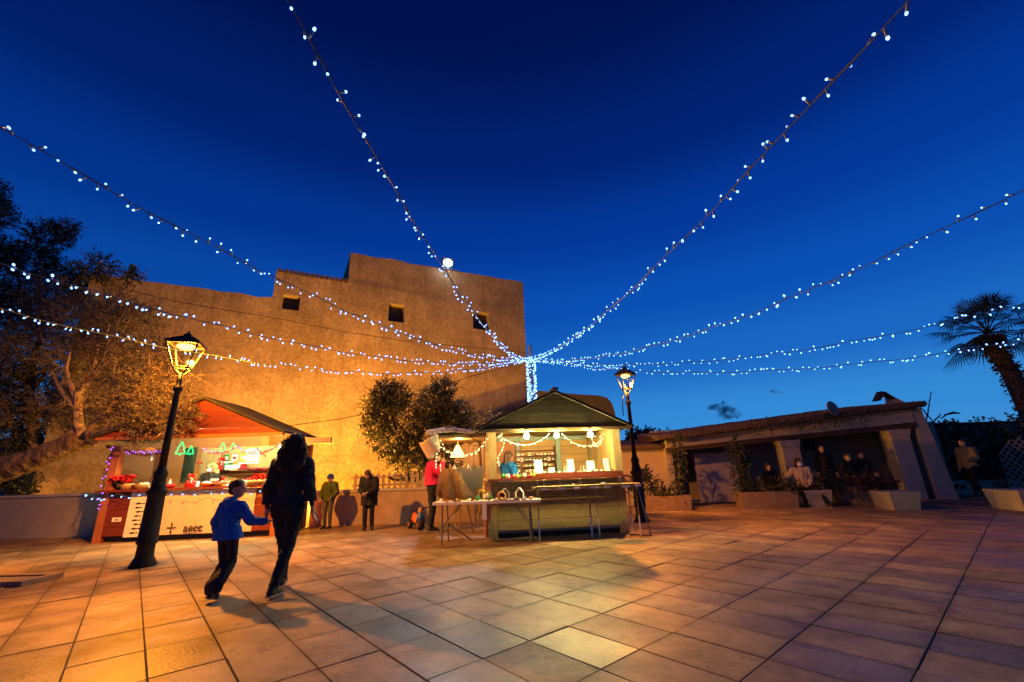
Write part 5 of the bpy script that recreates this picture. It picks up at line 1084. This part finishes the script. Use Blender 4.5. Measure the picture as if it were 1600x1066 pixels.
for k in range(46):
    x = rb.uniform(.08, 1.82); y = rb.uniform(.04, .42)
    if 1.1 < x < 1.65 and y > .06: y = rb.uniform(.02, .06)
    h = rb.uniform(.025, .06) if x < .55 or x > 1.1 else rb.uniform(.03, .13); p = F_(x, y); b = MB(); s = rb.uniform(.8, 1.3)
    kind = k % 3; mi = rb.randrange(len(mm))
    if kind == 0: b.lathe([(.018 * s, 0), (.02 * s, h * .4), (.009 * s, h * .6), (.015 * s, h * .85), (.004, h)], 8, tuple(p))
    elif kind == 1: b.ball(tuple(p + Vector((0, 0, h * .3))), (.045 * s, .022 * s, h * .3), 8, 5); b.ball(tuple(p + Vector((.03 * s, 0, h * .55))), (.016 * s, .013 * s, h * .3), 7, 5)
    else: b.lathe([(.03 * s, 0), (.042 * s, h * .5), (.036 * s, h * .5), (.02, h * .15)], 9, tuple(p)); b.ball(tuple(p + Vector((0, 0, h * .5))), (.026 * s, .026 * s, h * .3), 7, 5)
    tag(b.build('wooden_trinket', mm[mi], None, True), ['straw-coloured', 'tan', 'white', 'dark brown', 'reddish', 'yellow', 'green'][mi] + ' ' + ['turned figurine', 'carved animal', 'tiny filled bowl'][kind] + ' on the folding table ' + ('at the end under the awning' if x < .45 else 'before the draped cloth' if x < .75 else 'around the toy giraffe' if x < 1.05 else 'before the house frames' if x < 1.6 else 'at the end by the trestle table'), 'trinket', 'wooden trinkets on the folding table')
# awning with pendant lamp
aw = thing('side_awning', 'tarp-covered side awning with orange-lit underside beside the craft stall', 'awning', B_(0, 0, 0), RB)
x0, x1, y0, y1, z = -1.25, .0, .2, 1.9, 1.86
for p, q_ in (((x0, y0, z), (x1, y0, z + .06)), ((x0, y1, z), (x1, y1, z + .06)), ((x0, y0, z), (x0, y1, z)), ((x1, y0, z + .06), (x1, y1, z + .06))): MB().tube([p, q_], .03, 6).build('rail', m_oldpost, aw)
MB().tube([(x0 + .02, y1, 0), (x0 + .02, y1, z)], .03, 8).build('post', m_oldpost, aw); MB().tube([(-.02, y0 + .15, 0), (-.02, y0 + .15, z)], .03, 8).build('post', m_redpost, aw); MB().tube([(-.35, y0, z + .03), (.02, y0 - .05, 1.62)], .012, 6).build('strut', m_steel, aw)
b = MB(); nx, ny = 14, 8
vs = []
for i in range(nx + 1):
    for j in range(ny + 1):
        u, v = i / nx, j / ny; vs.append((x0 + (x1 - x0) * u, y0 - .03 + (y1 - y0 + .06) * v, z + .05 + .17 * math.sin(PI * min(1, u * 1.3)) ** .8 * (1 - .4 * v) + .02 * math.sin(u * 19 + v * 7) + .015 * math.sin(v * 15)))
b.add(vs, [(i * (ny + 1) + j, (i + 1) * (ny + 1) + j, (i + 1) * (ny + 1) + j + 1, i * (ny + 1) + j + 1) for i in range(nx) for j in range(ny)])
o = b.build('tarp', m_tarpg, aw, True); o.modifiers.new('s', 'SOLIDIFY').thickness = .006
MB().box((x0 + .03, y0 + .04, z - .0), (x1 - .03, y1 - .04, z + .012)).build('underside_board', m_tanwood, aw)
b = MB(); vs = []; nx, ny = 9, 9; c4 = [MBx.inverted() @ BP(x, y, .12) for x, y in ((684, 678), (653, 693), (668, 719), (688, 706))]
for i in range(nx + 1):
    for j in range(ny + 1):
        u, v = i / nx, j / ny; p = (c4[0].lerp(c4[1], u)).lerp(c4[3].lerp(c4[2], u), v); vs.append(p + Vector((0, -.10 * math.sin(PI * u) * (1 - .5 * v) + .025 * math.sin(u * 9 + v * 4) + .35 * u * .3, .02 * math.sin(u * 7))))
b.add(vs, [(i * (ny + 1) + j, (i + 1) * (ny + 1) + j, (i + 1) * (ny + 1) + j + 1, i * (ny + 1) + j + 1) for i in range(nx) for j in range(ny)])
o = b.build('hanging_flap', m_tarp, aw, True); o.modifiers.new('s', 'SOLIDIFY').thickness = .006
b = MB()
for k in range(9): x = -1.14 + .10 * k; b.cap((x, .16 + .01 * (k % 2), z + .10 + .045 * math.sin(k / 8 * PI)), .06 - .022 * (k / 8), (x + .12, .15, z + .10 + .045 * math.sin((k + 1) / 8 * PI)), .058 - .022 * (k / 8))
smooth_blob('tarp_roll', b, m_tarpg, aw, .016, 2, .03, .06)
pd = thing('pendant_lamp', 'glowing conical paper pendant lamp under the side awning', 'pendant lamp', B_(-.58, .7, 1.50), RB); b = MB(); b.lathe([(.155, 0), (.15, .01), (.085, .13), (.03, .235), (.012, .25)], 20); b.build('shade', e_pend, pd, True); MB().tube([(0, 0, .25), (0, 0, .36)], .004, 5).build('cord', m_cable, pd)
L = bpy.data.lights.new('pendant_light', 'POINT'); L.energy = 34; L.color = (1, .55, .18); L.shadow_soft_size = .03; o = bpy.data.objects.new('pendant_light', L); COL.objects.link(o); o.parent = pd; o.location = (.02, 0, .285)
warm('warm icicle string hanging by the awning flap over the pink jacket', [B_(-1.0, .25, 1.93), B_(-1.0, .25, 1.75), B_(-.97, .25, 1.6), B_(-1.0, .25, 1.42), B_(-.98, .25, 1.3)], .06); warm('warm fairy swag behind the pendant lamp', [B_(-1.05, 1.2, 1.8), B_(-.8, 1.2, 1.65), B_(-.5, 1.2, 1.55), B_(-.2, 1.2, 1.6), B_(-.05, 1.2, 1.75)], .1)
for k in range(9):
    x = -.95 + .1 * k; p = B_(x, .95 + .05 * (k % 2), 1.36); t = thing('feather_mobile', ['white', 'brown', 'tan'][k % 3] + ' feather mobile under the awning, ' + ['nearest the pink jacket', 'beside the pendant lamp', 'nearest the craft stall post'][k // 3], 'mobile', p, 0, 'feather mobiles under the awning'); b = MB()
    for j in range(5): leaf_quad(b, Vector((rb.uniform(-.03, .03), 0, rb.uniform(-.06, .04))), Vector((rb.uniform(-.2, .2), rb.uniform(-.2, .2), -1)), rb.uniform(.08, .14), .012, rb)
    b.build('feathers', [m_paper, m_cloth, m_tan][k % 3], t); MB().tube([(0, 0, 0), (0, 0, .56)], .003, 4).build('thread', m_cable, t)
mb_ = thing('grey_board', 'dark grey board standing under the side awning', 'board', B_(-.75, 1.75, 0), RB); MB().box((0, 0, .55), (.72, .03, 1.32)).build('panel', m_steel, mb_); MB().tube([(.1, .05, 0), (.1, .05, 1.3)], .015, 6).build('leg', m_oldpost, mb_); MB().tube([(.62, .05, 0), (.62, .05, 1.3)], .015, 6).build('leg', m_oldpost, mb_)
dr = thing('draped_cloth', 'brown cloth draped over a leaning rack behind the crafts', 'cloth', B_(-.62, .9, 0), RB); iD = (Matrix.Translation(dr.location) @ Matrix.Rotation(RB, 4, 'Z')).inverted(); b = MB()
for k in range(11):
    u = k / 10; t0 = iD @ BP(688 + 26 * u, 735 - 3 * math.sin(u * PI), .95); t1 = iD @ BP(682 + 60 * u, 772 + 16 * math.sin(u * 2.6) + 1.5 * math.sin(u * 23), .95); f_ = .05 * math.sin(u * 14)
    b.v += [tuple(t0 + Vector((0, f_ * .3, 0))), tuple(t0.lerp(t1, .5) + Vector((0, f_ * .8, 0))), tuple(t1 + Vector((0, f_ - .12, 0)))]
for k in range(10):
    for j in range(2): b.f.append((k * 3 + j, k * 3 + j + 1, k * 3 + j + 4, k * 3 + j + 3)); b.m.append(0)
o = b.build('drape', m_cloth, dr, True); md = o.modifiers.new('s', 'SOLIDIFY'); md.thickness = .02; MB().tube([(.08, .05, 0), (.08, .05, 1.2)], .015, 6).build('rack_pole', m_oldpost, dr); MB().tube([(.36, .15, 0), (.1, .06, 1.2)], .015, 6).build('rack_pole', m_oldpost, dr)
# ride-on trike
tk_ = thing('ride_on_scooter', 'childs orange and blue ride-on scooter with fat black wheels', 'scooter', gp(652, 827), R_(-62))
def wheel(p, r, w): t = MB(); t.tube([(p[0], p[1] - w / 2, p[2]), (p[0], p[1] - w * .3, p[2]), (p[0], p[1] + w * .3, p[2]), (p[0], p[1] + w / 2, p[2])], [r * .86, r, r, r * .86], 18); o = t.build('wheel', m_rubber, tk_, True); h = MB(); h.tube([(p[0], p[1] - w / 2 - .004, p[2]), (p[0], p[1] + w / 2 + .004, p[2])], r * .4, 12); h.build('hub', m_orange, o)
wheel((.24, 0, .125), .125, .13); wheel((-.22, .11, .10), .10, .08); wheel((-.22, -.11, .10), .10, .08)
b = MB(); b.cap((-.24, 0, .20), .085, (.02, 0, .17), .06); b.cap((-.26, 0, .28), .06, (-.12, 0, .26), .055); b.cap((.0, 0, .17), .05, (.2, 0, .30), .04); smooth_blob('body', b, m_orange, tk_, .012, 3)
b = MB(); b.cap((.24, 0, .26), .09, (.22, 0, .32), .07); b.cap((.24, .08, .24), .02, (.24, .08, .13), .02); b.cap((.24, -.08, .24), .02, (.24, -.08, .13), .02); smooth_blob('front_fork', b, m_bluep, tk_, .012, 3)
b = MB(); b.cap((.22, 0, .38), .055, (.24, 0, .43), .05); smooth_blob('front_shield', b, m_straw, tk_, .012, 3); b = MB(); b.tube([(.18, -.19, .46), (.2, 0, .43), (.18, .19, .46)], .014, 8); b.build('handlebar', m_blackm, tk_, True)
# ------------------------------------------------------------------ people
def rot_to(d, up=Vector((0, 1, 0))):
    z = d.normalized(); x = up.cross(z); x = x.normalized() if x.length > .01 else Vector((1, 0, 0)); y = z.cross(x); return Matrix((x, y, z)).transposed()
def make_hand():
    b = MB(); b.ball((0, 0, .045), (.016, .040, .05), 10, 8)          # +Z away from the wrist, thumb on +Y
    for y, L, c in ((-.03, .062, .34), (-.010, .075, .30), (.011, .080, .28), (.031, .070, .26)):
        p0 = Vector((0, y * .8, .082)); p1 = p0 + Vector((-.012 * c * 3, y * .25, L * .5)); p2 = p1 + Vector((-L * .5 * math.sin(c * 2), y * .05, L * .5 * math.cos(c * 2)))
        b.cap(p0 - Vector((0, 0, .015)), .0098, p1, .0088); b.cap(p1, .0088, p2, .0074)
    b.cap((-.002, .028, .025), .013, (-.012, .058, .062), .0105); b.cap((-.012, .058, .062), .0105, (-.02, .060, .092), .0085); b.cap((0, 0, -.02), .024, (0, 0, .03), .026)
    o = smooth_blob('hand', b, m_skin, None, .0042, 2); me = o.data; bpy.data.objects.remove(o); return me
HAND = make_hand()
DEF = dict(pel=(0, 0, .93), waist=(0, 0, 1.08), chest=(0, .0, 1.27), neck=(0, -.01, 1.45), head=(0, .025, 1.585), hipL=(-.09, 0, .90), kneL=(-.10, .03, .49), ankL=(-.10, -.02, .085), toeL=(-.115, .14, .03), hipR=(.09, 0, .90), kneR=(.10, .03, .49), ankR=(.10, -.02, .085), toeR=(.115, .14, .03),
           shL=(-.175, -.01, 1.385), elL=(-.235, -.03, 1.12), wrL=(-.25, .04, .88), shR=(.175, -.01, 1.385), elR=(.235, -.03, 1.12), wrR=(.25, .04, .88))
def person(label, loc, rz, h=1.7, J={}, top=m_black, legs=m_jeans, hair=m_hairdk, hairstyle='short', yaw=0, pitch=0, mask=False, coat=None, puff=.0, headscale=1.0, voxel=.014, hat=None, hood=False, sleeves=None, shoes=True, bulk=1.0, eyes=True, flare=0.0, collar=True, vest=None):
    t = thing('person', label, 'person', loc, rz); s = h / 1.7; t.scale = (s, s, s)
    P = {k: Vector(v) for k, v in DEF.items()}; P.update({k: Vector(v) for k, v in J.items()})
    hs = headscale; HR = Euler((R_(pitch), 0, R_(yaw))).to_matrix(); hd = P['head']
    H = lambda x, y, z: hd + HR @ Vector((x * hs, y * hs, z * hs))
    tors = (P['neck'] - P['pel']).normalized(); TR = rot_to(tors, Vector((0, 1, 0)))
    side = (P['shR'] - P['shL']); side.z = 0; sa_ = math.atan2(side.y, side.x); TR2 = Matrix.Rotation(sa_, 3, 'Z')
    b = MB()
    for q_ in 'LR':
        b.cap(P['hip' + q_], .088 * bulk, P['kne' + q_], .058); b.cap(P['kne' + q_], .057, P['ank' + q_], .04); b.cap(P['ank' + q_], .036, P['toe' + q_], .026)
        b.cap(P['sh' + q_], .052, P['el' + q_], .040); b.cap(P['el' + q_], .039, P['wr' + q_], .027); b.cap(P['neck'] + Vector((0, 0, -.04)), .05, P['sh' + q_], .05)
    b.ball(P['pel'], (.155 * bulk, .115 * bulk, .12), 12, 8, 0, TR2); b.cap(P['pel'], .115, P['waist'], .11); b.cap(P['waist'], .11, P['chest'], .12); b.ball(P['chest'], (.16, .105, .17), 12, 8, 0, TR2)
    b.cap(P['chest'] + tors * .1, .06, P['neck'], .05); b.cap(P['neck'], .05, hd + Vector((0, 0, -.05 * hs)), .048)
    b.ball(H(0, -.008, .02), tuple(v * hs for v in (.076, .098, .098)), 14, 10, 0, HR); b.ball(H(0, .018, -.045), tuple(v * hs for v in (.058, .072, .072)), 12, 8, 0, HR)
    b.cap(H(0, .085, .0), .010 * hs, H(0, .106, -.03), .015 * hs); b.cap(H(-.022, .080, -.066), .011 * hs, H(.022, .080, -.066), .011 * hs)
    for q_ in (-1, 1): b.ball(H(.078 * q_, -.008, -.008), tuple(v * hs for v in (.012, .022, .032)), 8, 6, 0, HR); b.cap(H(.028 * q_, .083, .028), .012 * hs, H(.045 * q_, .074, .026), .011 * hs)
    wz = P['pel'].z + .09; nk = P['neck']
    def pick(c):
        if (c - nk).dot(tors) > .0: return 0
        for q_ in 'LR':
            if (c - P['wr' + q_]).length < .05: return 0
            for a_, b_2 in ((P['sh' + q_], P['el' + q_]), (P['el' + q_], P['wr' + q_])):
                ab = b_2 - a_; tt_ = max(0, min(1, (c - a_).dot(ab) / ab.length_squared))
                if (c - a_ - ab * tt_).length < .062 and (c - P['pel']).length > .2: return 2
        return 1 if (c - P['pel']).dot(tors) < .09 else 2
    smooth_blob('body', b, [m_skin, legs, sleeves or top], t, voxel, 4, pick=pick)
    # outer garment
    g = .018 + puff; b = MB()
    for q_ in 'LR':
        b.cap(P['sh' + q_], .06 + g, P['el' + q_], .048 + g * .8); w_ = P['el' + q_].lerp(P['wr' + q_], .93)
        if vest is None: b.cap(P['el' + q_], .047 + g * .8, w_, .036 + g * .7)
        b.cap(P['neck'] + Vector((0, 0, -.06)), .045 + g, P['sh' + q_], .055 + g)
    b.ball(P['chest'], (.165 + g, .11 + g, .19), 12, 8, 0, TR2); b.cap(P['chest'], .12 + g, P['waist'], .118 + g); b.cap(P['waist'], .118 + g, P['pel'], .118 + g); b.ball(P['pel'] + tors * .03, (.16 * bulk + g, .118 * bulk + g, .13), 12, 8, 0, TR2)
    if coat:
        d = Vector((0, 0, -1)); e = P['pel'] + d * coat
        for x in (-.07, .07): b.cap(P['pel'] + TR2 @ Vector((x, 0, 0)), .11 + g, e + TR2 @ Vector((x * (1.15 + flare), 0, 0)), .11 + g + flare * .05)
    if collar: b.cap(P['neck'] + tors * -.02, .060 + g * .6, P['neck'] + tors * .035, .058)
    if hood: b.ball(P['neck'] + TR2 @ Vector((0, -.085, .0)), (.11, .075, .09), 10, 8)
    jk = smooth_blob('jacket', b, top, t, voxel, 3, .034, .075)
    if P['pel'].z > .7:                    # a clean hem
        bmh = bmesh.new(); bmh.from_mesh(jk.data); zc = P['pel'].z - (coat - .06 if coat else .10)
        bmesh.ops.bisect_plane(bmh, geom=bmh.verts[:] + bmh.edges[:] + bmh.faces[:], plane_co=(0, 0, zc), plane_no=(.04, .05, -1), clear_outer=True); bmh.to_mesh(jk.data); bmh.free()
    if vest is not None:
        for q_ in 'LR': v = MB(); v.cap(P['sh' + q_].lerp(P['el' + q_], .5), .062, P['el' + q_], .056); v.cap(P['el' + q_], .056, P['el' + q_].lerp(P['wr' + q_], .92), .042); smooth_blob('sleeve', v, vest, t, voxel, 3, .012, .08)
    # trousers a little looser than the leg
    b = MB()
    for q_ in 'LR': b.cap(P['hip' + q_], .098 * bulk, P['kne' + q_], .07); b.cap(P['kne' + q_], .07, P['ank' + q_] + (P['kne' + q_] - P['ank' + q_]).normalized() * .03, .056 + flare * .2)
    b.cap(P['hipL'], .1, P['hipR'], .1); smooth_blob('trousers', b, legs, t, voxel, 3, .026, .07)
    for q_ in 'LR':
        a_, c_ = P['ank' + q_], P['toe' + q_]; d = (c_ - a_).normalized(); b = MB(); heel = a_ + Vector((0, 0, -.03)) - Vector((d.x, d.y, 0)) * .035
        b.cap(a_ + Vector((0, 0, .02)), .046, heel, .043); b.cap(heel, .042, c_, .036); b.cap(a_, .045, a_.lerp(c_, .7), .042); sh_ = smooth_blob('shoe', b, m_shoe, t, .010, 2)
        f2 = Vector((d.x, d.y, 0)).normalized() if Vector((d.x, d.y, 0)).length > .1 else Vector((0, 1, 0)); n2 = Vector((-f2.y, f2.x, 0)); slope = (c_.z - heel.z)
        z0 = -.034
        MB().prism([heel - f2 * .04 + n2 * .03 + Vector((0, 0, z0)), heel - f2 * .04 - n2 * .03 + Vector((0, 0, z0)), c_ + f2 * .02 - n2 * .035 + Vector((0, 0, z0 + .006)), c_ + f2 * .03 + n2 * .035 + Vector((0, 0, z0 + .006))], (0, 0, .016)).build('sole', m_sole, sh_)
        e_, w_ = P['el' + q_], P['wr' + q_]; dd = (w_ - e_).normalized(); hm = rot_to(dd, Vector((0, 1, 0))); m4 = hm.to_4x4(); m4.translation = w_
        # thumb (+Y of the hand) points forward, palm inwards
        o = put('hand', HAND, t); sx = 1 if q_ == 'R' else -1
        o.matrix_local = m4 @ Matrix.Diagonal((sx, 1, 1, 1))
    if eyes and not mask == 'full':
        for q_ in (-1, 1): e = MB(); e.ball(H(.032 * q_, .082, .008), .0115 * hs, 8, 6); e.build('eye', m_eye, t, True)
    if mask: b = MB(); b.ball(H(0, .050, -.045), tuple(v * hs for v in (.064, .066, .056)), 14, 10, 0, HR); b.build('face_mask', m_mask, t, True)
    b = MB()
    if hairstyle == 'short':
        b.ball(H(0, -.022, .042), tuple(v * hs for v in (.086, .098, .090)), 14, 10, 0, HR); b.ball(H(0, -.06, -.01), tuple(v * hs for v in (.076, .06, .07)), 10, 8, 0, HR)
        smooth_blob('hair', b, hair, t, .010, 2, .02, .03)
    elif hairstyle == 'bob':
        b.ball(H(0, -.022, .04), tuple(v * hs for v in (.092, .103, .096)), 14, 10, 0, HR); b.cap(H(-.07, -.02, .0), .035, H(-.075, -.02, -.13), .035); b.cap(H(.07, -.02, .0), .035, H(.075, -.02, -.13), .035); b.cap(H(0, -.07, .0), .06, H(0, -.07, -.14), .055); smooth_blob('hair', b, hair, t, .012, 2, .03, .04)
    elif hairstyle == 'long':
        b.ball(H(0, -.022, .045), tuple(v * hs for v in (.108, .118, .108)), 14, 10, 0, HR)
        for x in (-.10, -.055, .0, .055, .10): b.cap(H(x * .8, -.05, .02), .062, H(x * 1.25, -.10, -.20), .060); b.cap(H(x * 1.25, -.10, -.20), .060, H(x * 1.2, -.115 - .02 * math.cos(x * 20), -.30 - .05 * math.cos(x * 31)), .036)
        hr = smooth_blob('hair', b, hair, t, .012, 2, .05, .045)
        lk = MB()
        for k in range(130):
            a = rb.uniform(-.16, .16); z0 = rb.uniform(-.18, .12); p = [H(a * (1 if z0 < 0 else .7), -.125 - rb.uniform(0, .03) + abs(a) * .35, z0)]
            for j in range(5): p.append(p[-1] + Vector((.022 * math.sin(j * 2 + k), -.006 + .012 * math.cos(j * 2.2 + k), -.055)))
            lk.tube(p, [.007, .008, .007, .006, .005, .002], 4, cap=False)
        lk.build('curl_locks', hair, hr, True)
    if hat: b = MB(); b.ball(H(0, -.01, .055), tuple(v * hs for v in (.09, .108, .085)), 14, 10, 0, HR); b.cap(H(-.03, .09, .05), .012, H(.03, .09, .05), .012); b.ball(H(0, .105, .042), tuple(v * hs for v in (.06, .05, .01)), 10, 6, 0, HR); smooth_blob('cap', b, hat, t, .009, 2)
    return t

# the walking pair, seen from behind; +Y of each figure is the way it faces
person('woman in black jacket with long dark curls walking hand in hand with the boy', (-2.60, 5.10, 0), R_(8), 1.67,
       dict(kneR=(.03, .06, .49), ankR=(-.03, -.10, .085), toeR=(-.01, .06, .03), kneL=(-.07, .20, .50), ankL=(-.08, .30, .10), toeL=(-.10, .45, .07), wrR=(.265, .02, .87), elR=(.225, -.05, 1.12), shR=(.165, -.01, 1.37), shL=(-.165, -.01, 1.37), elL=(-.22, -.03, 1.11), wrL=(-.24, .04, .86)),
       m_navy, m_jeans, m_hairdk, 'long', puff=.008, bulk=1.06, voxel=.012, coat=.04)
person('boy in bright blue fleece jacket walking beside the woman in black', (-3.26, 5.14, 0), R_(-12), 1.17,
       dict(head=(.02, .04, 1.60), neck=(0, 0, 1.40), shL=(-.155, 0, 1.32), shR=(.155, 0, 1.32), elL=(-.27, -.02, 1.08), wrL=(-.26, .08, .86), elR=(.36, .03, 1.10), wrR=(.60, .10, 1.08), chest=(0, 0, 1.2), kneL=(-.10, .10, .48), ankL=(-.16, .02, .085), toeL=(-.22, .17, .035), kneR=(.09, .06, .47), ankR=(.12, -.26, .20), toeR=(.15, -.20, .05)),
       m_blue, m_jeans, m_hairbr, 'short', yaw=-72, headscale=1.28, puff=.020, coat=.16, flare=.35, hood=True, bulk=1.0, voxel=.013)
# by the walls
person('child in olive green jacket and blue cap leaning on the low wall', gp(510, 827), R_(168), 1.24, dict(wrL=(-.2, .16, .98), elL=(-.28, .0, 1.12), wrR=(.18, .18, .98), elR=(.28, .02, 1.12)), m_greenc, m_grey, m_hairbr, 'short', pitch=-14, headscale=1.14, hat=m_bluecap, puff=.03, voxel=.018)
person('woman in long black coat bowed over her phone by the low wall', gp(574, 829), R_(176), 1.40, dict(neck=(0, .12, 1.38), chest=(0, .06, 1.24), head=(0, .22, 1.47), shL=(-.17, .08, 1.33), shR=(.17, .08, 1.33), elL=(-.22, .10, 1.06), elR=(.22, .10, 1.06), wrL=(-.06, .28, 1.0), wrR=(.05, .28, .98), kneL=(-.10, .02, .49), ankL=(-.12, .0, .085), toeL=(-.16, .15, .03), kneR=(.08, .06, .49), ankR=(.06, .06, .085), toeR=(.04, .22, .03)), m_black, m_black, m_hairdk, 'bob', pitch=-42, coat=.34, puff=.03, voxel=.017)
person('woman in magenta fleece looking at the crafts under the awning', gp(673, 831), R_(-72), 1.68, dict(head=(.0, .10, 1.57), neck=(0, .05, 1.44), elR=(.20, .16, 1.20), wrR=(.10, .22, 1.42), elL=(-.22, .08, 1.13), wrL=(-.18, .25, 1.05)), m_pinkc, m_jeans, m_hairbr, 'bob', pitch=-8, puff=.02, voxel=.016, coat=.03)
# vendors
person('blond vendor in a pale face mask and dark jumper in the planked stall', AC(313, .72, .0), RA + R_(178), 1.60, dict(wrL=(-.2, .25, 1.1), wrR=(.2, .28, 1.1), elL=(-.24, .08, 1.12), elR=(.24, .08, 1.12)), m_black, m_jeans, m_hairbl, 'long', mask=True, voxel=.016, pitch=-6)
tag(thing('hair_bow', 'red festive bow on the blond vendor head', 'hair bow', AC(312, .70, 1.63), RA), 'red festive bow on the head of the blond vendor', 'hair bow')
bo = bpy.data.objects['hair_bow']; b = MB(); b.ball((-.04, 0, 0), (.04, .02, .025), 8, 6); b.ball((.04, 0, 0), (.04, .02, .025), 8, 6); b.build('loops', m_red, bo, True); MB().ball((0, -.005, 0), .018, 8, 6).build('knot', m_red, bo, True)
person('vendor in a blue vest with brown hair in the craft stall', B_(.48, .85, 0), RB + R_(-62), 1.58, dict(wrL=(-.16, .24, 1.05), wrR=(.16, .24, 1.05), elL=(-.24, .05, 1.13), elR=(.24, .05, 1.13)), m_bluevest, m_jeans, m_hairbr, 'bob', yaw=0, pitch=-10, vest=m_mustard, voxel=.016, puff=.02)
# on the porch side
SIT = dict(pel=(0, 0, .47), waist=(0, -.02, .63), chest=(0, -.01, .83), neck=(0, 0, 1.01), head=(0, .03, 1.145), hipL=(-.09, .02, .45), hipR=(.09, .02, .45), kneL=(-.14, .43, .46), kneR=(.14, .43, .46), ankL=(-.15, .40, .085), ankR=(.15, .45, .085), toeL=(-.17, .56, .03), toeR=(.18, .61, .03), shL=(-.175, -.01, .95), shR=(.175, -.01, .95), elL=(-.25, -.03, .70), elR=(.25, -.03, .70), wrL=(-.14, .2, .62), wrR=(.16, .2, .60))
def sit(**k): d = dict(SIT); d.update(k); return d
bg_ = gp(1266, 792)
person('seated woman in cream jacket and face mask on the bench block', (bg_.x + .12, bg_.y + .28, 0), R_(158), 1.68, sit(kneL=(-.26, .38, .43), ankL=(-.38, .46, .085), toeL=(-.44, .60, .03), kneR=(.06, .42, .45), ankR=(.02, .36, .085), toeR=(.02, .52, .03), elR=(.34, .0, .76), wrR=(.55, .1, .70)), m_cream, m_black, m_hairdk, 'bob', mask=True, yaw=18, voxel=.016, puff=.015)
person('dark-haired person seated low behind the planter bushes', at(1212, 790, 12.9) * 1, R_(180), 1.55, sit(), m_black, m_black, m_hairdk, 'bob', voxel=.02)
person('person in dark clothes standing under the porch', (at(1293, 745, 13.4).x, 13.4, 0), R_(170), 1.62, {}, m_black, m_black, m_hairdk, 'short', voxel=.02)
person('person in dark jacket sitting nearest the porch pier', (at(1330, 745, 13.2).x, 13.2, .12), R_(190), 1.66, sit(), m_black, m_black, m_hairdk, 'short', voxel=.02)
person('person in dark red top beside the porch pier', (at(1352, 745, 13.5).x, 13.5, .12), R_(180), 1.72, sit(), cloth('dark red cotton', (.06, .015, .015)), m_black, m_hairdk, 'short', voxel=.02)
person('person in tan jacket striding past the ivy wall', (at(1530, 770, 12.9).x, 12.9, 0), R_(100), 1.62, dict(kneL=(-.09, .22, .52), ankL=(-.1, .25, .10), toeL=(-.1, .41, .06), kneR=(.09, -.05, .48), ankR=(.1, -.32, .14), toeR=(.1, -.2, .05), wrL=(-.2, .3, 1.1), elL=(-.25, .05, 1.13)), m_tan, m_black, m_hairdk, 'short', voxel=.02, puff=.02)
for o_ in [o for o in bpy.data.objects if o.get('category') == 'person']:
    if o_.location.z < .1: o_.location.z = 0
